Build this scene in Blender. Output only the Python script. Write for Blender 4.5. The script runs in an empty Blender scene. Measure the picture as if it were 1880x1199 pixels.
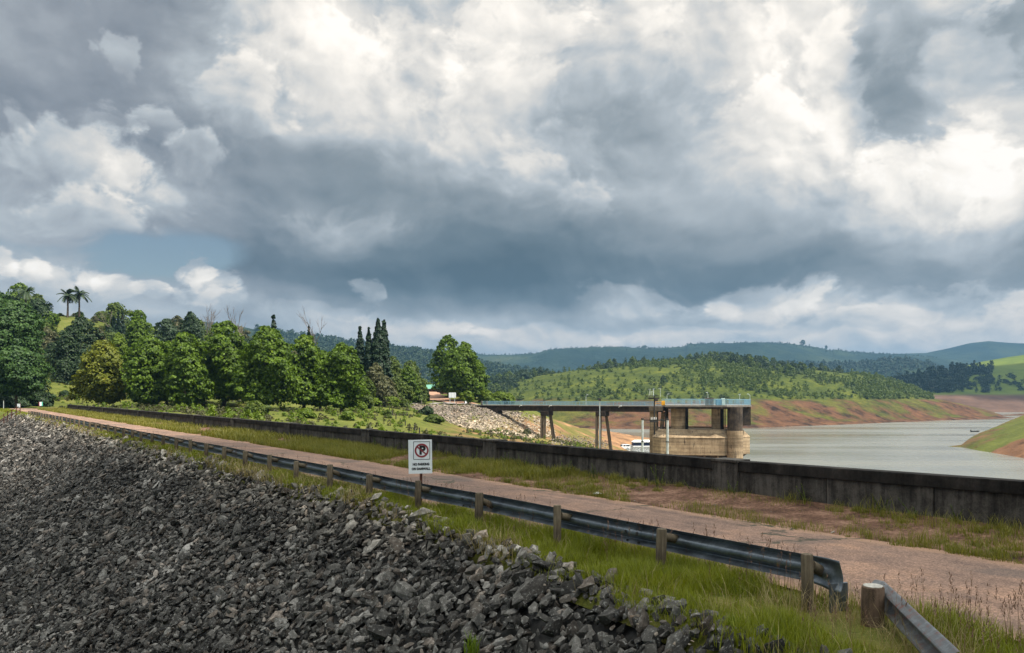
import bpy, bmesh, math, random
import numpy as np
from mathutils import Vector, Matrix, noise as mnoise

random.seed(7)
RNG = np.random.default_rng(7)
sc = bpy.context.scene
COL = sc.collection
R = math.radians

# ------------------------------------------------------------------ camera
F = 1462.0            # focal length in photo pixels (28 mm on a 36 mm wide frame)
HORIZON = 722.0
CAMZ = 2.25
cam = bpy.data.cameras.new('camera')
cam.sensor_width = 36.0
cam.lens = 36.0 * F / 1880.0
cam.shift_y = (HORIZON - 599.5) / 1880.0
cam.clip_start = 0.1
cam.clip_end = 40000
camo = bpy.data.objects.new('camera', cam)
camo.location = (0, 0, CAMZ)
camo.rotation_euler = (R(90), 0, 0)
COL.objects.link(camo)
sc.camera = camo

# ------------------------------------------------------------------ sun and exposure
SUN = Vector((0.46, -0.20, 0.87)).normalized()
SUN_ELEV = math.asin(SUN.z)
sl = bpy.data.lights.new('sun', 'SUN')
sl.energy = 4.0
sl.angle = R(0.53)
sl.color = (1.0, 0.93, 0.82)
so = bpy.data.objects.new('sun', sl)
so.rotation_euler = SUN.to_track_quat('Z', 'Y').to_euler()
so.location = (0, 0, 50)
COL.objects.link(so)
sc.view_settings.view_transform = 'Standard'
sc.view_settings.look = 'None'
sc.view_settings.exposure = 1.0
sc.view_settings.gamma = 1.0
sc.cycles.max_bounces = 6
sc.cycles.diffuse_bounces = 2
sc.cycles.glossy_bounces = 2
sc.cycles.transmission_bounces = 3
sc.cycles.transparent_max_bounces = 6
sc.cycles.volume_bounces = 0
sc.cycles.use_denoising = True

# ------------------------------------------------------------------ node helper
class NT:
    def __init__(s, tree):
        s.t = tree; s.n = tree.nodes; s.l = tree.links
    def put(s, sock, v):
        if v is None: return
        if hasattr(v, 'is_output'): s.l.new(v, sock)
        else:
            if sock.type == 'RGBA' and len(v) == 3: v = (*v, 1)
            sock.default_value = v
    def math(s, op, a, b=None, c=None, clamp=False):
        n = s.n.new('ShaderNodeMath'); n.operation = op; n.use_clamp = clamp
        for i, v in enumerate((a, b, c)): s.put(n.inputs[i], v)
        return n.outputs[0]
    def vec(s, op, a, b=None, c=None):
        n = s.n.new('ShaderNodeVectorMath'); n.operation = op
        for i, v in enumerate((a, b, c)):
            if v is not None: s.put(n.inputs[i], v)
        return n.outputs['Value'] if op in ('LENGTH', 'DOT_PRODUCT') else n.outputs[0]
    def scale(s, a, k):
        n = s.n.new('ShaderNodeVectorMath'); n.operation = 'SCALE'
        s.put(n.inputs[0], a); s.put(n.inputs['Scale'], k); return n.outputs[0]
    def noise(s, co, scale, detail=4, rough=0.55, out='Fac', lac=2.0, dist=0.0):
        n = s.n.new('ShaderNodeTexNoise')
        s.put(n.inputs['Vector'], co)
        n.inputs['Scale'].default_value = scale; n.inputs['Detail'].default_value = detail
        n.inputs['Roughness'].default_value = rough; n.inputs['Lacunarity'].default_value = lac
        n.inputs['Distortion'].default_value = dist
        return n.outputs[out]
    def voro(s, co, scale, feature='F1', out='Distance', rand=1.0):
        n = s.n.new('ShaderNodeTexVoronoi'); n.feature = feature
        s.put(n.inputs['Vector'], co); n.inputs['Scale'].default_value = scale
        n.inputs['Randomness'].default_value = rand
        return n.outputs[out]
    def mapr(s, v, a, b, c=0.0, d=1.0, smooth=True):
        n = s.n.new('ShaderNodeMapRange')
        n.interpolation_type = 'SMOOTHSTEP' if smooth else 'LINEAR'
        s.put(n.inputs[0], v)
        for i, x in zip((1, 2, 3, 4), (a, b, c, d)): s.put(n.inputs[i], x)
        return n.outputs[0]
    def ramp(s, v, stops, interp='LINEAR'):
        n = s.n.new('ShaderNodeValToRGB'); cr = n.color_ramp; cr.interpolation = interp
        cr.elements[0].position = stops[0][0]; cr.elements[-1].position = stops[-1][0]
        for p, c in stops[1:-1]: cr.elements.new(p)
        for e, (p, c) in zip(cr.elements, stops): e.color = (*c, 1)
        s.put(n.inputs[0], v); return n.outputs[0]
    def mix(s, f, a, b, mode='MIX'):
        n = s.n.new('ShaderNodeMix'); n.data_type = 'RGBA'; n.blend_type = mode
        s.put(n.inputs[0], f); s.put(n.inputs[6], a); s.put(n.inputs[7], b); return n.outputs[2]
    def comb(s, x, y, z):
        n = s.n.new('ShaderNodeCombineXYZ')
        for i, v in enumerate((x, y, z)): s.put(n.inputs[i], v)
        return n.outputs[0]
    def sep(s, v):
        n = s.n.new('ShaderNodeSeparateXYZ'); s.put(n.inputs[0], v); return n.outputs
    def pos(s): return s.n.new('ShaderNodeNewGeometry').outputs['Position']
    def island(s): return s.n.new('ShaderNodeNewGeometry').outputs['Random Per Island']
    def objrand(s): return s.n.new('ShaderNodeObjectInfo').outputs['Random']
    def obco(s): return s.n.new('ShaderNodeTexCoord').outputs['Object']
    def bump(s, h, strength=0.5, dist=0.02):
        n = s.n.new('ShaderNodeBump'); n.inputs['Strength'].default_value = strength
        n.inputs['Distance'].default_value = dist; s.put(n.inputs['Height'], h); return n.outputs[0]

def srgb(r, g, b):
    f = lambda c: (c / 255 / 12.92) if c / 255 <= 0.04045 else ((c / 255 + 0.055) / 1.055) ** 2.4
    return (f(r), f(g), f(b))

# ------------------------------------------------------------------ world: cloudy sky
def pix_dir(px, py):
    v = Vector(((px - 940) / F, 1.0, (HORIZON - py) / F)).normalized()
    return math.atan2(v.x, v.y), math.asin(v.z)

# (px, py, rx, ry, brightness change, softness, raggedness)
SKY_BLOBS = [
 # broad dark masses
 (150, 110, 420, 170, -.16, .7, .5), (60, 250, 200, 90, -.10, .6, .6), (330, 150, 130, 150, -.08, .6, .6),
 (560, 320, 240, 60, -.17, .7, .4), (760, 485, 360, 62, -.16, .7, .4), (1250, 455, 420, 70, -.17, .7, .35),
 (1420, 505, 200, 44, -.14, .6, .35), (1120, 505, 330, 40, -.10, .6, .3), (250, 430, 330, 50, -.16, .7, .4), (1820, 510, 150, 70, -.20, .7, .5),
 (950, 330, 260, 130, -.05, .8, .6), (1000, 420, 500, 90, -.10, .9, .4), (600, 520, 330, 50, -.12, .7, .4),
 (1300, 330, 220, 90, .07, .8, .8), (1100, 120, 260, 120, .09, .8, .8), (800, 250, 200, 60, .06, .8, .7),
 # bright masses on the right and in the middle
 (1700, 330, 330, 130, 0.156, .6, .6), (1690, 335, 150, 80, 0.172, .7, .7), (1760, 400, 240, 70, 0.094, .7, .6),
 (1500, 120, 110, 150, 0.156, .5, .8), (1400, 230, 110, 90, 0.125, .6, .8), (1290, 60, 260, 110, 0.109, .8, .6),
 (960, 70, 120, 100, 0.125, .6, .8), (560, 120, 190, 110, 0.172, .5, .8), (470, 180, 90, 70, 0.078, .4, .8), (620, 60, 160, 70, 0.078, .6, .8),
 (760, 150, 160, 120, 0.078, .7, .7), (1720, 60, 160, 70, 0.047, .6, .8), (1870, 200, 90, 130, 0.062, .6, .8),
 (1625, 150, 55, 100, -.26, .6, .95), (1690, 235, 70, 44, -.18, .7, .95), (1850, 60, 90, 80, -.18, .6, .8),
 (1060, 50, 60, 80, -.16, .6, .9), (1100, 220, 120, 50, -.14, .7, .9), (1250, 215, 120, 60, -.08, .7, .9),
 # low bright band near the horizon, broad parts
 (1390, 575, 230, 24, .10, .6, .5), (1740, 580, 190, 40, .12, .6, .6), (1000, 615, 330, 30, .06, .8, .6), (760, 605, 150, 26, .10, .7, .7),
 (1500, 628, 420, 24, .08, .9, .5), (1230, 590, 300, 12, -.10, .7, .5), (620, 505, 240, 24, -.10, .6, .4), (960, 540, 140, 26, -.10, .7, .5), (1700, 548, 90, 16, -.12, .6, .6),
 (140, 330, 190, 110, .10, .8, .5), (150, 600, 260, 36, .03, .9, .4), (640, 420, 120, 50, .07, .8, .6),
]
# heaped clouds with a crisp lit top that fade downwards: (px, py, rx, ry, brightness, raggedness)
SKY_PUFFS = [
 (130, 295, 130, 62, .24, .5), (235, 330, 60, 40, .14, .5), (165, 385, 95, 46, .26, .45), (355, 288, 60, 34, .22, .45), (272, 224, 52, 34, .20, .6), (178, 226, 55, 30, .12, .7),
 (218, 88, 34, 34, .16, .8), (290, 375, 52, 44, .10, .6), (8, 222, 26, 36, .16, .7), (640, 425, 95, 36, .07, .6), (1078, 365, 44, 44, .12, .6), (990, 330, 75, 44, .10, .6),
 (930, 195, 110, 75, .10, .6), (900, 290, 90, 46, .07, .6), (1030, 265, 80, 40, .07, .6), (800, 330, 90, 40, .05, .6),
 (1395, 225, 75, 62, .16, .7), (1540, 170, 62, 110, .14, .7), (1500, 60, 90, 80, .12, .7), (1290, 90, 130, 80, .08, .7), (1160, 60, 70, 90, .10, .7),
 (955, 70, 95, 75, .14, .7), (560, 105, 120, 90, .11, .6), (450, 190, 80, 70, .16, .6), (640, 150, 110, 90, .08, .7), (760, 110, 70, 70, .08, .8), (500, 40, 110, 60, .08, .6),
 (1700, 330, 120, 62, .18, .6), (1800, 310, 70, 80, .12, .7), (1620, 330, 70, 60, .14, .7), (1860, 390, 110, 70, .10, .6), (1770, 130, 70, 80, .10, .8), (1700, 40, 80, 60, .06, .8),
 (1165, 550, 90, 24, .22, .5), (1300, 556, 60, 18, .14, .5), (1405, 548, 100, 34, .26, .5), (1490, 560, 80, 22, .12, .6), (1720, 565, 110, 36, .14, .7), (1850, 575, 70, 26, .10, .7), (1600, 585, 90, 18, .10, .7),
 (337, 508, 30, 34, .26, .7), (372, 532, 52, 30, .24, .7), (410, 556, 44, 20, .14, .7), (70, 500, 42, 26, .20, .7), (112, 520, 62, 34, .16, .7), (180, 530, 30, 20, .14, .7), (274, 536, 28, 16, .22, .6), (222, 545, 34, 26, .14, .7),
 (12, 490, 30, 34, .18, .7), (667, 538, 26, 22, .27, .8), (760, 610, 90, 26, .10, .7), (560, 575, 80, 16, .08, .6), (1000, 622, 110, 22, .10, .7), (1250, 612, 110, 16, .10, .7), (1560, 630, 120, 14, .08, .6),
]
SKY_BLUE = [(250, 478, 120, 42), (40, 455, 110, 26), (330, 470, 90, 40), (120, 500, 200, 20)]

def build_world():
    w = bpy.data.worlds.new('World'); sc.world = w; w.use_nodes = True
    n = NT(w.node_tree); n.n.clear()
    co = n.n.new('ShaderNodeTexCoord').outputs['Generated']
    x, y, z = n.sep(co)
    az = n.math('ARCTAN2', x, y)
    el = n.math('ARCSINE', z)
    p = n.comb(az, el, 0.0)
    # clouds are flatter towards the horizon
    pst = n.comb(az, n.math('MULTIPLY_ADD', n.math('POWER', n.math('MAXIMUM', el, 0.0), 0.7), 0.55, n.math('MULTIPLY', el, 0.75)), 0.37)
    w1 = n.noise(pst, 4.6, 3, 0.5, 'Color')
    warp = n.vec('SUBTRACT', w1, (0.5, 0.5, 0.5))
    q = n.vec('ADD', p, n.vec('MULTIPLY', warp, (0.10, 0.08, 0.0)))
    pw = n.vec('ADD', pst, n.scale(warp, 0.10))
    rag = n.math('SUBTRACT', n.noise(pw, 9.0, 8, 0.58), 0.5)
    def billow(v, sc_):
        x_ = n.n.new('ShaderNodeTexVoronoi'); x_.feature = 'F1'; n.put(x_.inputs['Vector'], v); x_.inputs['Scale'].default_value = sc_
        x_.inputs['Detail'].default_value = 1.6; x_.inputs['Roughness'].default_value = 0.55; x_.inputs['Lacunarity'].default_value = 2.1; x_.normalize = True
        return x_.outputs['Distance']
    wisp = n.vec('ADD', pw, n.scale(n.vec('SUBTRACT', n.noise(pst, 30.0, 5, 0.6, 'Color'), (0.5, 0.5, 0.5)), 0.014))
    rag = n.math('ADD', n.math('MULTIPLY', rag, 0.75), n.math('MULTIPLY', n.math('SUBTRACT', billow(wisp, 11.0), 0.42), 0.60))
    total = None
    for (px, py, rx, ry, amp, soft, rg) in SKY_BLOBS:
        a, e = pix_dir(px, py)
        c = math.cos(a)
        ru = rx / F * c * c * 1.05; rv = ry / F * c
        d = n.vec('MULTIPLY', n.vec('SUBTRACT', q, (a, e, 0.0)), (1 / ru, 1 / rv, 0.0))
        r = n.vec('LENGTH', d)
        r = n.math('MULTIPLY_ADD', rag, rg * 3.2, r)
        m = n.mapr(r, 1.0 - soft, 1.0 + soft * 1.1, amp, 0.0)
        total = m if total is None else n.math('ADD', total, m)
    rag2 = n.math('ADD', n.math('MULTIPLY', n.math('SUBTRACT', n.noise(pw, 26.0, 7, 0.62), 0.5), 1.0), n.math('MULTIPLY', n.math('SUBTRACT', billow(wisp, 26.0), 0.42), 0.7))
    for (px, py, rx, ry, amp, rg) in SKY_PUFFS:
        a, e = pix_dir(px, py); c = math.cos(a)
        d = n.vec('MULTIPLY', n.vec('SUBTRACT', q, (a, e, 0.0)), (F / rx / (c * c), F / ry / c, 0.0))
        r = n.math('MULTIPLY_ADD', rag2, rg * 3.6, n.vec('LENGTH', d))
        dy = n.vec('DOT_PRODUCT', d, (0.25, 1.0, 0.0))
        m = n.math('MULTIPLY', n.mapr(r, 0.66, 1.18, amp * 1.15, 0.0), n.mapr(dy, -1.0, 0.5, 0.35, 1.1))
        total = n.math('ADD', total, m)
    # billow shading: density here minus density a little towards the light
    def dens(off):
        v = n.vec('ADD', n.vec('ADD', pst, n.scale(warp, 0.14)), off)
        return n.math('ADD', n.math('ADD', n.noise(v, 7.0, 7, 0.55), n.math('MULTIPLY', n.noise(v, 2.2, 3, 0.5), 0.7)), n.math('MULTIPLY', billow(n.vec('ADD', wisp, off), 9.0), -0.32))
    d0 = dens((0.0, 0.0, 0.0)); d1 = dens((0.020, 0.034, 0.0))
    lit = n.mapr(total, -0.15, 0.15, 0.45, 0.95)
    shade = n.math('MULTIPLY', n.math('SUBTRACT', d0, d1), 0.38)
    def puff(off):
        v = n.vec('ADD', wisp, off)
        return n.math('MULTIPLY_ADD', billow(v, 21.0), -0.42, n.math('MULTIPLY', n.noise(v, 24.0, 4, 0.5), 0.45))
    small = n.math('MULTIPLY', n.math('SUBTRACT', puff((0.0, 0.0, 0.0)), puff((0.008, 0.013, 0.0))), 0.55)
    fine = n.math('MULTIPLY', n.math('SUBTRACT', n.noise(n.vec('ADD', pst, n.scale(warp, 0.08)), 3.4, 9, 0.58), 0.5), 0.20)
    base = n.mapr(el, 0.0, 0.10, 0.62, 0.575)
    lum = n.math('ADD', n.math('MULTIPLY_ADD', total, 0.68, base), n.math('MULTIPLY_ADD', n.math('ADD', shade, small), lit, fine))
    # never below the darkest cloud base
    col = n.ramp(lum, [(0.12, srgb(76, 93, 105)), (0.32, srgb(102, 117, 128)), (0.47, srgb(138, 149, 158)),
                       (0.62, srgb(176, 185, 193)), (0.76, srgb(214, 214, 213)), (0.92, srgb(246, 243, 238)), (1.0, srgb(254, 252, 249))])
    # warmer low down
    warm = n.mapr(el, 0.02, 0.14, 1.0, 0.0)
    col = n.mix(n.math('MULTIPLY', warm, n.mapr(lum, 0.45, 0.8, 0.0, 0.75)), col, n.mix(1.0, col, (1.03, 0.945, 0.885), 'MULTIPLY'))
    violet = n.math('MULTIPLY', n.mapr(az, -0.15, -0.5, 0.0, 1.0), n.mapr(lum, 0.65, 0.35, 0.0, 0.6))
    col = n.mix(violet, col, n.mix(1.0, col, (1.10, 0.99, 1.05), 'MULTIPLY'))
    # blue gaps through which the clear sky shows
    sky = n.n.new('ShaderNodeTexSky'); sky.sky_type = 'NISHITA'; sky.sun_disc = False
    sky.sun_elevation = SUN_ELEV; sky.sun_rotation = math.atan2(SUN.x, SUN.y)
    sky.air_density = 1.2; sky.dust_density = 0.6; sky.ozone_density = 2.0
    skyc = n.scale(sky.outputs[0], 0.07)
    gap = None
    for (px, py, rx, ry) in SKY_BLUE:
        a, e = pix_dir(px, py); c = math.cos(a)
        d = n.vec('MULTIPLY', n.vec('SUBTRACT', q, (a, e, 0.0)), (F / rx / (c * c), F / ry / c, 0.0))
        r = n.math('MULTIPLY_ADD', rag, 1.6, n.vec('LENGTH', d))
        m = n.mapr(r, 0.45, 1.25, 1.0, 0.0)
        gap = m if gap is None else n.math('MAXIMUM', gap, m)
    gap = n.math('MULTIPLY', gap, n.mapr(lum, 0.62, 0.46, 0.0, 0.95))
    col = n.mix(gap, col, skyc)
    # below the horizon: dull land colour
    col = n.mix(n.mapr(el, -0.03, -0.004, 1.0, 0.0), col, (0.10, 0.11, 0.08))
    col = n.mix(1.0, col, (1.035, 1.0, 0.955), 'MULTIPLY')
    col = n.mix(n.mapr(el, 0.46, 0.9, 0.0, 1.0), col, n.mix(1.0, col, (1.07, 1.0, 0.90), 'MULTIPLY'))
    # the overcast is brightest round the hidden sun, high overhead
    sd = n.vec('DOT_PRODUCT', co, tuple(SUN))
    col = n.vec('SCALE', col) if False else n.scale(col, n.math('MULTIPLY', n.mapr(el, 0.46, 0.95, 0.55, 2.3), n.mapr(sd, 0.75, 1.0, 1.0, 1.9)))
    bg = n.n.new('ShaderNodeBackground'); n.put(bg.inputs[0], col); bg.inputs[1].default_value = 1.0
    out = n.n.new('ShaderNodeOutputWorld'); n.l.new(bg.outputs[0], out.inputs[0])
    w.cycles.sampling_method = 'MANUAL'; w.cycles.sample_map_resolution = 512
build_world()
SKY_ONLY = False

# ------------------------------------------------------------------ geometry helpers
TH = math.atan2(1060.0, F)                 # the dam axis points this far left of the view
CT, ST = math.cos(TH), math.sin(TH)
def dam(t, d, z=0.0):
    """a point t metres along the dam and d metres to the right of the camera, at height z"""
    return (-t * ST + d * CT, t * CT + d * ST, z)
def damnp(t, d): return -t * ST + d * CT, t * CT + d * ST
def todam(x, y): return y * CT - x * ST, y * ST + x * CT
def at(px, py, Y):
    return ((px - 940.0) / F * Y, Y, CAMZ - (py - HORIZON) / F * Y)
def proj(x, y, z): return 940 + F * x / y, HORIZON - F * (z - CAMZ) / y

def link(o, parent=None):
    COL.objects.link(o)
    if parent is not None: o.parent = parent
    return o
def tag(o, label=None, cat=None, group=None, kind=None):
    if label: o['label'] = label
    if cat: o['category'] = cat
    if group: o['group'] = group
    if kind: o['kind'] = kind
    return o
def empty(name, loc, label, cat, group=None, rz=0.0):
    o = bpy.data.objects.new(name, None); o.empty_display_size = 0.3
    o.location = loc; o.rotation_euler = (0, 0, rz)
    link(o); return tag(o, label, cat, group)
def np_mesh(name, V, faces, smooth=False):
    """faces: list of int arrays, each (n, k)"""
    me = bpy.data.meshes.new(name)
    V = np.asarray(V, np.float32)
    me.vertices.add(len(V)); me.vertices.foreach_set('co', V.ravel())
    tot = [np.full(len(f), f.shape[1], np.int32) for f in faces if len(f)]
    idx = [np.asarray(f, np.int32).ravel() for f in faces if len(f)]
    tot = np.concatenate(tot); idx = np.concatenate(idx)
    me.loops.add(len(idx)); me.loops.foreach_set('vertex_index', idx)
    me.polygons.add(len(tot))
    st = np.zeros(len(tot), np.int32); st[1:] = np.cumsum(tot)[:-1]
    me.polygons.foreach_set('loop_start', st); me.polygons.foreach_set('loop_total', tot)
    me.polygons.foreach_set('use_smooth', np.full(len(tot), smooth, bool))
    me.update(calc_edges=True); return me
def np_obj(name, V, faces, mat, parent=None, smooth=False):
    me = np_mesh(name, V, faces, smooth)
    if mat: me.materials.append(mat)
    return link(bpy.data.objects.new(name, me), parent)
def grid_faces(n, m):
    i = np.arange((n - 1) * (m - 1)); r = i // (m - 1); c = i % (m - 1)
    a = r * m + c
    return np.stack([a, a + 1, a + m + 1, a + m], 1)

class MB:
    """collects boxes, bars and tubes into one mesh"""
    def __init__(s): s.bm = bmesh.new()
    def poly_prism(s, pts, z0, z1):
        b = [s.bm.verts.new((x, y, z0)) for x, y in pts]; t = [s.bm.verts.new((x, y, z1)) for x, y in pts]
        n = len(pts)
        s.bm.faces.new(b[::-1]); s.bm.faces.new(t)
        for i in range(n): s.bm.faces.new((b[i], b[(i + 1) % n], t[(i + 1) % n], t[i]))
        return s
    def loft(s, rings, caps=True):
        rs = [[s.bm.verts.new(p) for p in r] for r in rings]
        for a, b in zip(rs, rs[1:]):
            n = len(a)
            for i in range(n): s.bm.faces.new((a[i], a[(i + 1) % n], b[(i + 1) % n], b[i]))
        if caps: s.bm.faces.new(rs[0][::-1]); s.bm.faces.new(rs[-1])
        return s
    def box(s, c, size, M=None, bev=0.0):
        x, y, z = [v / 2 for v in size]
        ps = [(-x, -y, -z), (x, -y, -z), (x, y, -z), (-x, y, -z), (-x, -y, z), (x, -y, z), (x, y, z), (-x, y, z)]
        ps = [Vector(p) for p in ps]
        if M is not None: ps = [M @ p for p in ps]
        vs = [s.bm.verts.new(p + Vector(c)) for p in ps]
        fs = [s.bm.faces.new([vs[i] for i in f]) for f in ((3, 2, 1, 0), (4, 5, 6, 7), (0, 1, 5, 4), (1, 2, 6, 5), (2, 3, 7, 6), (3, 0, 4, 7))]
        if bev:
            es = list({e for f in fs for e in f.edges})
            bmesh.ops.bevel(s.bm, geom=es, offset=bev, segments=2, affect='EDGES', profile=0.6)
        return s
    def tube(s, pts, rad, n=8, caps=True):
        pts = [Vector(p) for p in pts]
        rad = rad if isinstance(rad, (list, tuple)) else [rad] * len(pts)
        rings = []
        for i, p in enumerate(pts):
            d = (pts[min(i + 1, len(pts) - 1)] - pts[max(i - 1, 0)]).normalized()
            u = d.cross(Vector((0, 0, 1)) if abs(d.z) < 0.95 else Vector((1, 0, 0))).normalized(); v = d.cross(u)
            rings.append([p + rad[i] * (math.cos(2 * math.pi * k / n) * u + math.sin(2 * math.pi * k / n) * v) for k in range(n)])
        return s.loft([[tuple(q) for q in r] for r in rings], caps)
    def bar(s, a, b, w, h):
        a = Vector(a); b = Vector(b); d = b - a
        q = d.to_track_quat('X', 'Z').to_matrix()
        return s.box(tuple((a + b) / 2), (d.length, w, h), q)
    def face(s, pts):
        s.bm.faces.new([s.bm.verts.new(p) for p in pts]); return s
    def build(s, name, mat, parent=None, smooth=False, normals=True):
        if normals: bmesh.ops.recalc_face_normals(s.bm, faces=s.bm.faces[:])
        me = bpy.data.meshes.new(name); s.bm.to_mesh(me); s.bm.free()
        if smooth:
            me.polygons.foreach_set('use_smooth', [True] * len(me.polygons))
            try: me.set_sharp_from_angle(angle=R(40))
            except Exception: pass
        if mat: me.materials.append(mat)
        return link(bpy.data.objects.new(name, me), parent)

def vnoise(x, y, s=1.0, seed=0):
    """cheap smooth 2-d value noise on numpy arrays, -1..1"""
    x = np.asarray(x, float) * s + seed * 17.3; y = np.asarray(y, float) * s - seed * 9.1
    xi = np.floor(x).astype(np.int64); yi = np.floor(y).astype(np.int64)
    fx = x - xi; fy = y - yi
    fx = fx * fx * (3 - 2 * fx); fy = fy * fy * (3 - 2 * fy)
    def h(a, b):
        n = (a * 374761393 + b * 668265263 + seed * 1442695041) & 0xffffffff
        n = ((n ^ (n >> 13)) * 1274126177) & 0xffffffff
        return ((n ^ (n >> 16)) & 0xffff) / 32767.5 - 1
    return (h(xi, yi) * (1 - fx) + h(xi + 1, yi) * fx) * (1 - fy) + (h(xi, yi + 1) * (1 - fx) + h(xi + 1, yi + 1) * fx) * fy
def fbm(x, y, s, o=4, seed=0, g=0.5):
    r = 0; a = 1
    for i in range(o): r = r + a * vnoise(x, y, s * 2 ** i, seed + i); a *= g
    return r

# ------------------------------------------------------------------ materials
def material(name, rough=0.8, spec=0.3):
    m = bpy.data.materials.new(name); m.use_nodes = True
    n = NT(m.node_tree); b = n.n['Principled BSDF']
    b.inputs['Roughness'].default_value = rough; b.inputs['Specular IOR Level'].default_value = spec
    return m, n, b
def plain(name, col, rough=0.6, metal=0.0, var=0.15, scale=8.0, spec=0.4):
    m, n, b = material(name, rough, spec)
    b.inputs['Metallic'].default_value = metal
    f = n.noise(n.obco(), scale, 5, 0.6)
    c = n.mix(n.mapr(f, 0.3, 0.7), tuple(v * (1 - var) for v in col), tuple(min(1, v * (1 + var)) for v in col))
    n.put(b.inputs['Base Color'], c)
    return m
def leaf_material(name, c0, c1, c2=None, trans=0.35, rough=0.55, clump=0.5):
    m, n, b = material(name, rough, 0.25)
    r = n.island(); f = n.noise(n.pos(), clump, 3, 0.6)
    v = n.math('MULTIPLY_ADD', r, 0.6, n.math('MULTIPLY_ADD', f, 0.9, -0.25))
    c = n.ramp(v, [(0.1, c0), (0.8, c1)] + ([(1.0, c2)] if c2 else []))
    n.put(b.inputs['Base Color'], c)
    tr = n.n.new('ShaderNodeBsdfTranslucent')
    n.put(tr.inputs[0], n.mix(1.0, c, (1.15, 1.15, 0.45), 'MULTIPLY'))
    mx = n.n.new('ShaderNodeMixShader'); mx.inputs[0].default_value = trans
    n.l.new(b.outputs[0], mx.inputs[1]); n.l.new(tr.outputs[0], mx.inputs[2])
    n.l.new(mx.outputs[0], n.n['Material Output'].inputs[0])
    return m

def terrain_material(name, green0, green1, green2, soil0, soil1, soilz=None, scale=0.12, soil_amt=0.5, bushy=0.0, far=1.0):
    m, n, b = material(name, 0.95, 0.08)
    p = n.pos(); z = n.sep(p)[2]
    f1 = n.noise(p, scale, 6, 0.6); f2 = n.noise(p, scale * 6, 4, 0.6); f3 = n.noise(p, scale * 0.35, 4, 0.55)
    g = n.ramp(n.math('ADD', n.math('MULTIPLY', f1, 0.6), n.math('MULTIPLY', f2, 0.4)), [(0.3, green0), (0.52, green1), (0.72, green2)])
    s = n.ramp(n.math('ADD', n.math('MULTIPLY', n.noise(p, scale * 2.2, 6, 0.65), 0.7), n.math('MULTIPLY', f2, 0.3)), [(0.38, soil0), (0.49, tuple(a * .45 + e * .55 for a, e in zip(soil0, soil1))), (0.62, soil1)])
    k = n.math('ADD', n.math('MULTIPLY', f1, 0.5), n.math('MULTIPLY', f3, 0.5))
    if soilz is None:
        msk = n.mapr(k, soil_amt - 0.04, soil_amt + 0.05, 1, 0)
    else:
        zz = n.math('MULTIPLY_ADD', n.math('SUBTRACT', f1, 0.5), soilz[2], z)
        msk = n.mapr(zz, soilz[0], soilz[1], 1.0, 0.0)
        msk = n.math('MULTIPLY', msk, n.mapr(k, soil_amt, soil_amt + 0.1, 1.0, 0.25))
        low = n.mapr(zz, soilz[3], soilz[3] + 1.5, 1.0, 0.0)
        msk = n.math('MAXIMUM', msk, low)
    n.put(b.inputs['Base Color'], n.mix(msk, g, s))
    n.put(b.inputs['Normal'], n.bump(n.math('ADD', f2, n.noise(p, scale * 20, 3, 0.6)), 0.6, 0.25 * far))
    return m

def concrete(name, c0, c1, stain=None, streak=1.0, scale=1.0):
    m, n, b = material(name, 0.9, 0.2)
    p = n.pos()
    st = n.noise(n.vec('MULTIPLY', p, (1.0, 1.0, 0.10)), 5.0 * scale, 6, 0.65)
    bl = n.noise(p, 1.3 * scale, 7, 0.72); fi = n.noise(p, 28.0 * scale, 4, 0.6)
    v = n.math('ADD', n.math('MULTIPLY', st, 0.45 * streak), n.math('MULTIPLY_ADD', bl, 0.75, n.math('MULTIPLY', fi, 0.20)))
    c = n.ramp(v, [(0.58, c0), (0.76, tuple(a * .62 + e * .38 for a, e in zip(c0, c1))), (0.92, c1)])
    if stain:
        col, lo, hi = stain
        c = n.mix(n.mapr(n.math('MULTIPLY_ADD', st, 0.9, n.math('MULTIPLY', bl, 0.6)), lo, hi), c, col)
    n.put(b.inputs['Base Color'], c)
    n.put(b.inputs['Normal'], n.bump(n.math('ADD', fi, bl), 0.35, 0.015 / scale))
    return m

M = {}
M['road'], n, b = material('road_surface', 0.9, 0.15)
p = n.pos()
agg = n.voro(p, 55.0, out='Color'); aggv = n.sep(agg)[0]
big = n.noise(p, 0.55, 6, 0.62); wear = n.noise(n.vec('MULTIPLY', p, (1, 1, 1)), 2.6, 5, 0.6)
c = n.ramp(n.math('ADD', n.math('MULTIPLY', big, 0.65), n.math('MULTIPLY', wear, 0.35)),
           [(0.32, (0.150, 0.104, 0.085)), (0.50, (0.240, 0.156, 0.118)), (0.64, (0.335, 0.205, 0.140))])
c = n.mix(0.75, c, n.ramp(aggv, [(0.0, (0.45, 0.45, 0.46)), (0.6, (1, 1, 1)), (1.0, (1.55, 1.5, 1.45))]), 'MULTIPLY')
du = n.vec('DOT_PRODUCT', p, (CT, ST, 0.0)); tu = n.vec('DOT_PRODUCT', p, (-ST, CT, 0.0))
trk = n.noise(n.comb(n.math('MULTIPLY', tu, .10), n.math('MULTIPLY', du, 1.5), 0.0), 1.0, 5, 0.6)
edge = n.mapr(n.math('MULTIPLY_ADD', n.noise(p, 2.2, 5, .65), .9, n.math('ABSOLUTE', n.math('SUBTRACT', du, 9.55))), 1.75, 2.25)
c = n.mix(n.mapr(trk, .40, .62, .75, 0.0), c, n.mix(1.0, c, (.62, .64, .68), 'MULTIPLY'))
c = n.mix(n.math('MULTIPLY', edge, .75), c, (.30, .185, .120))
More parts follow.
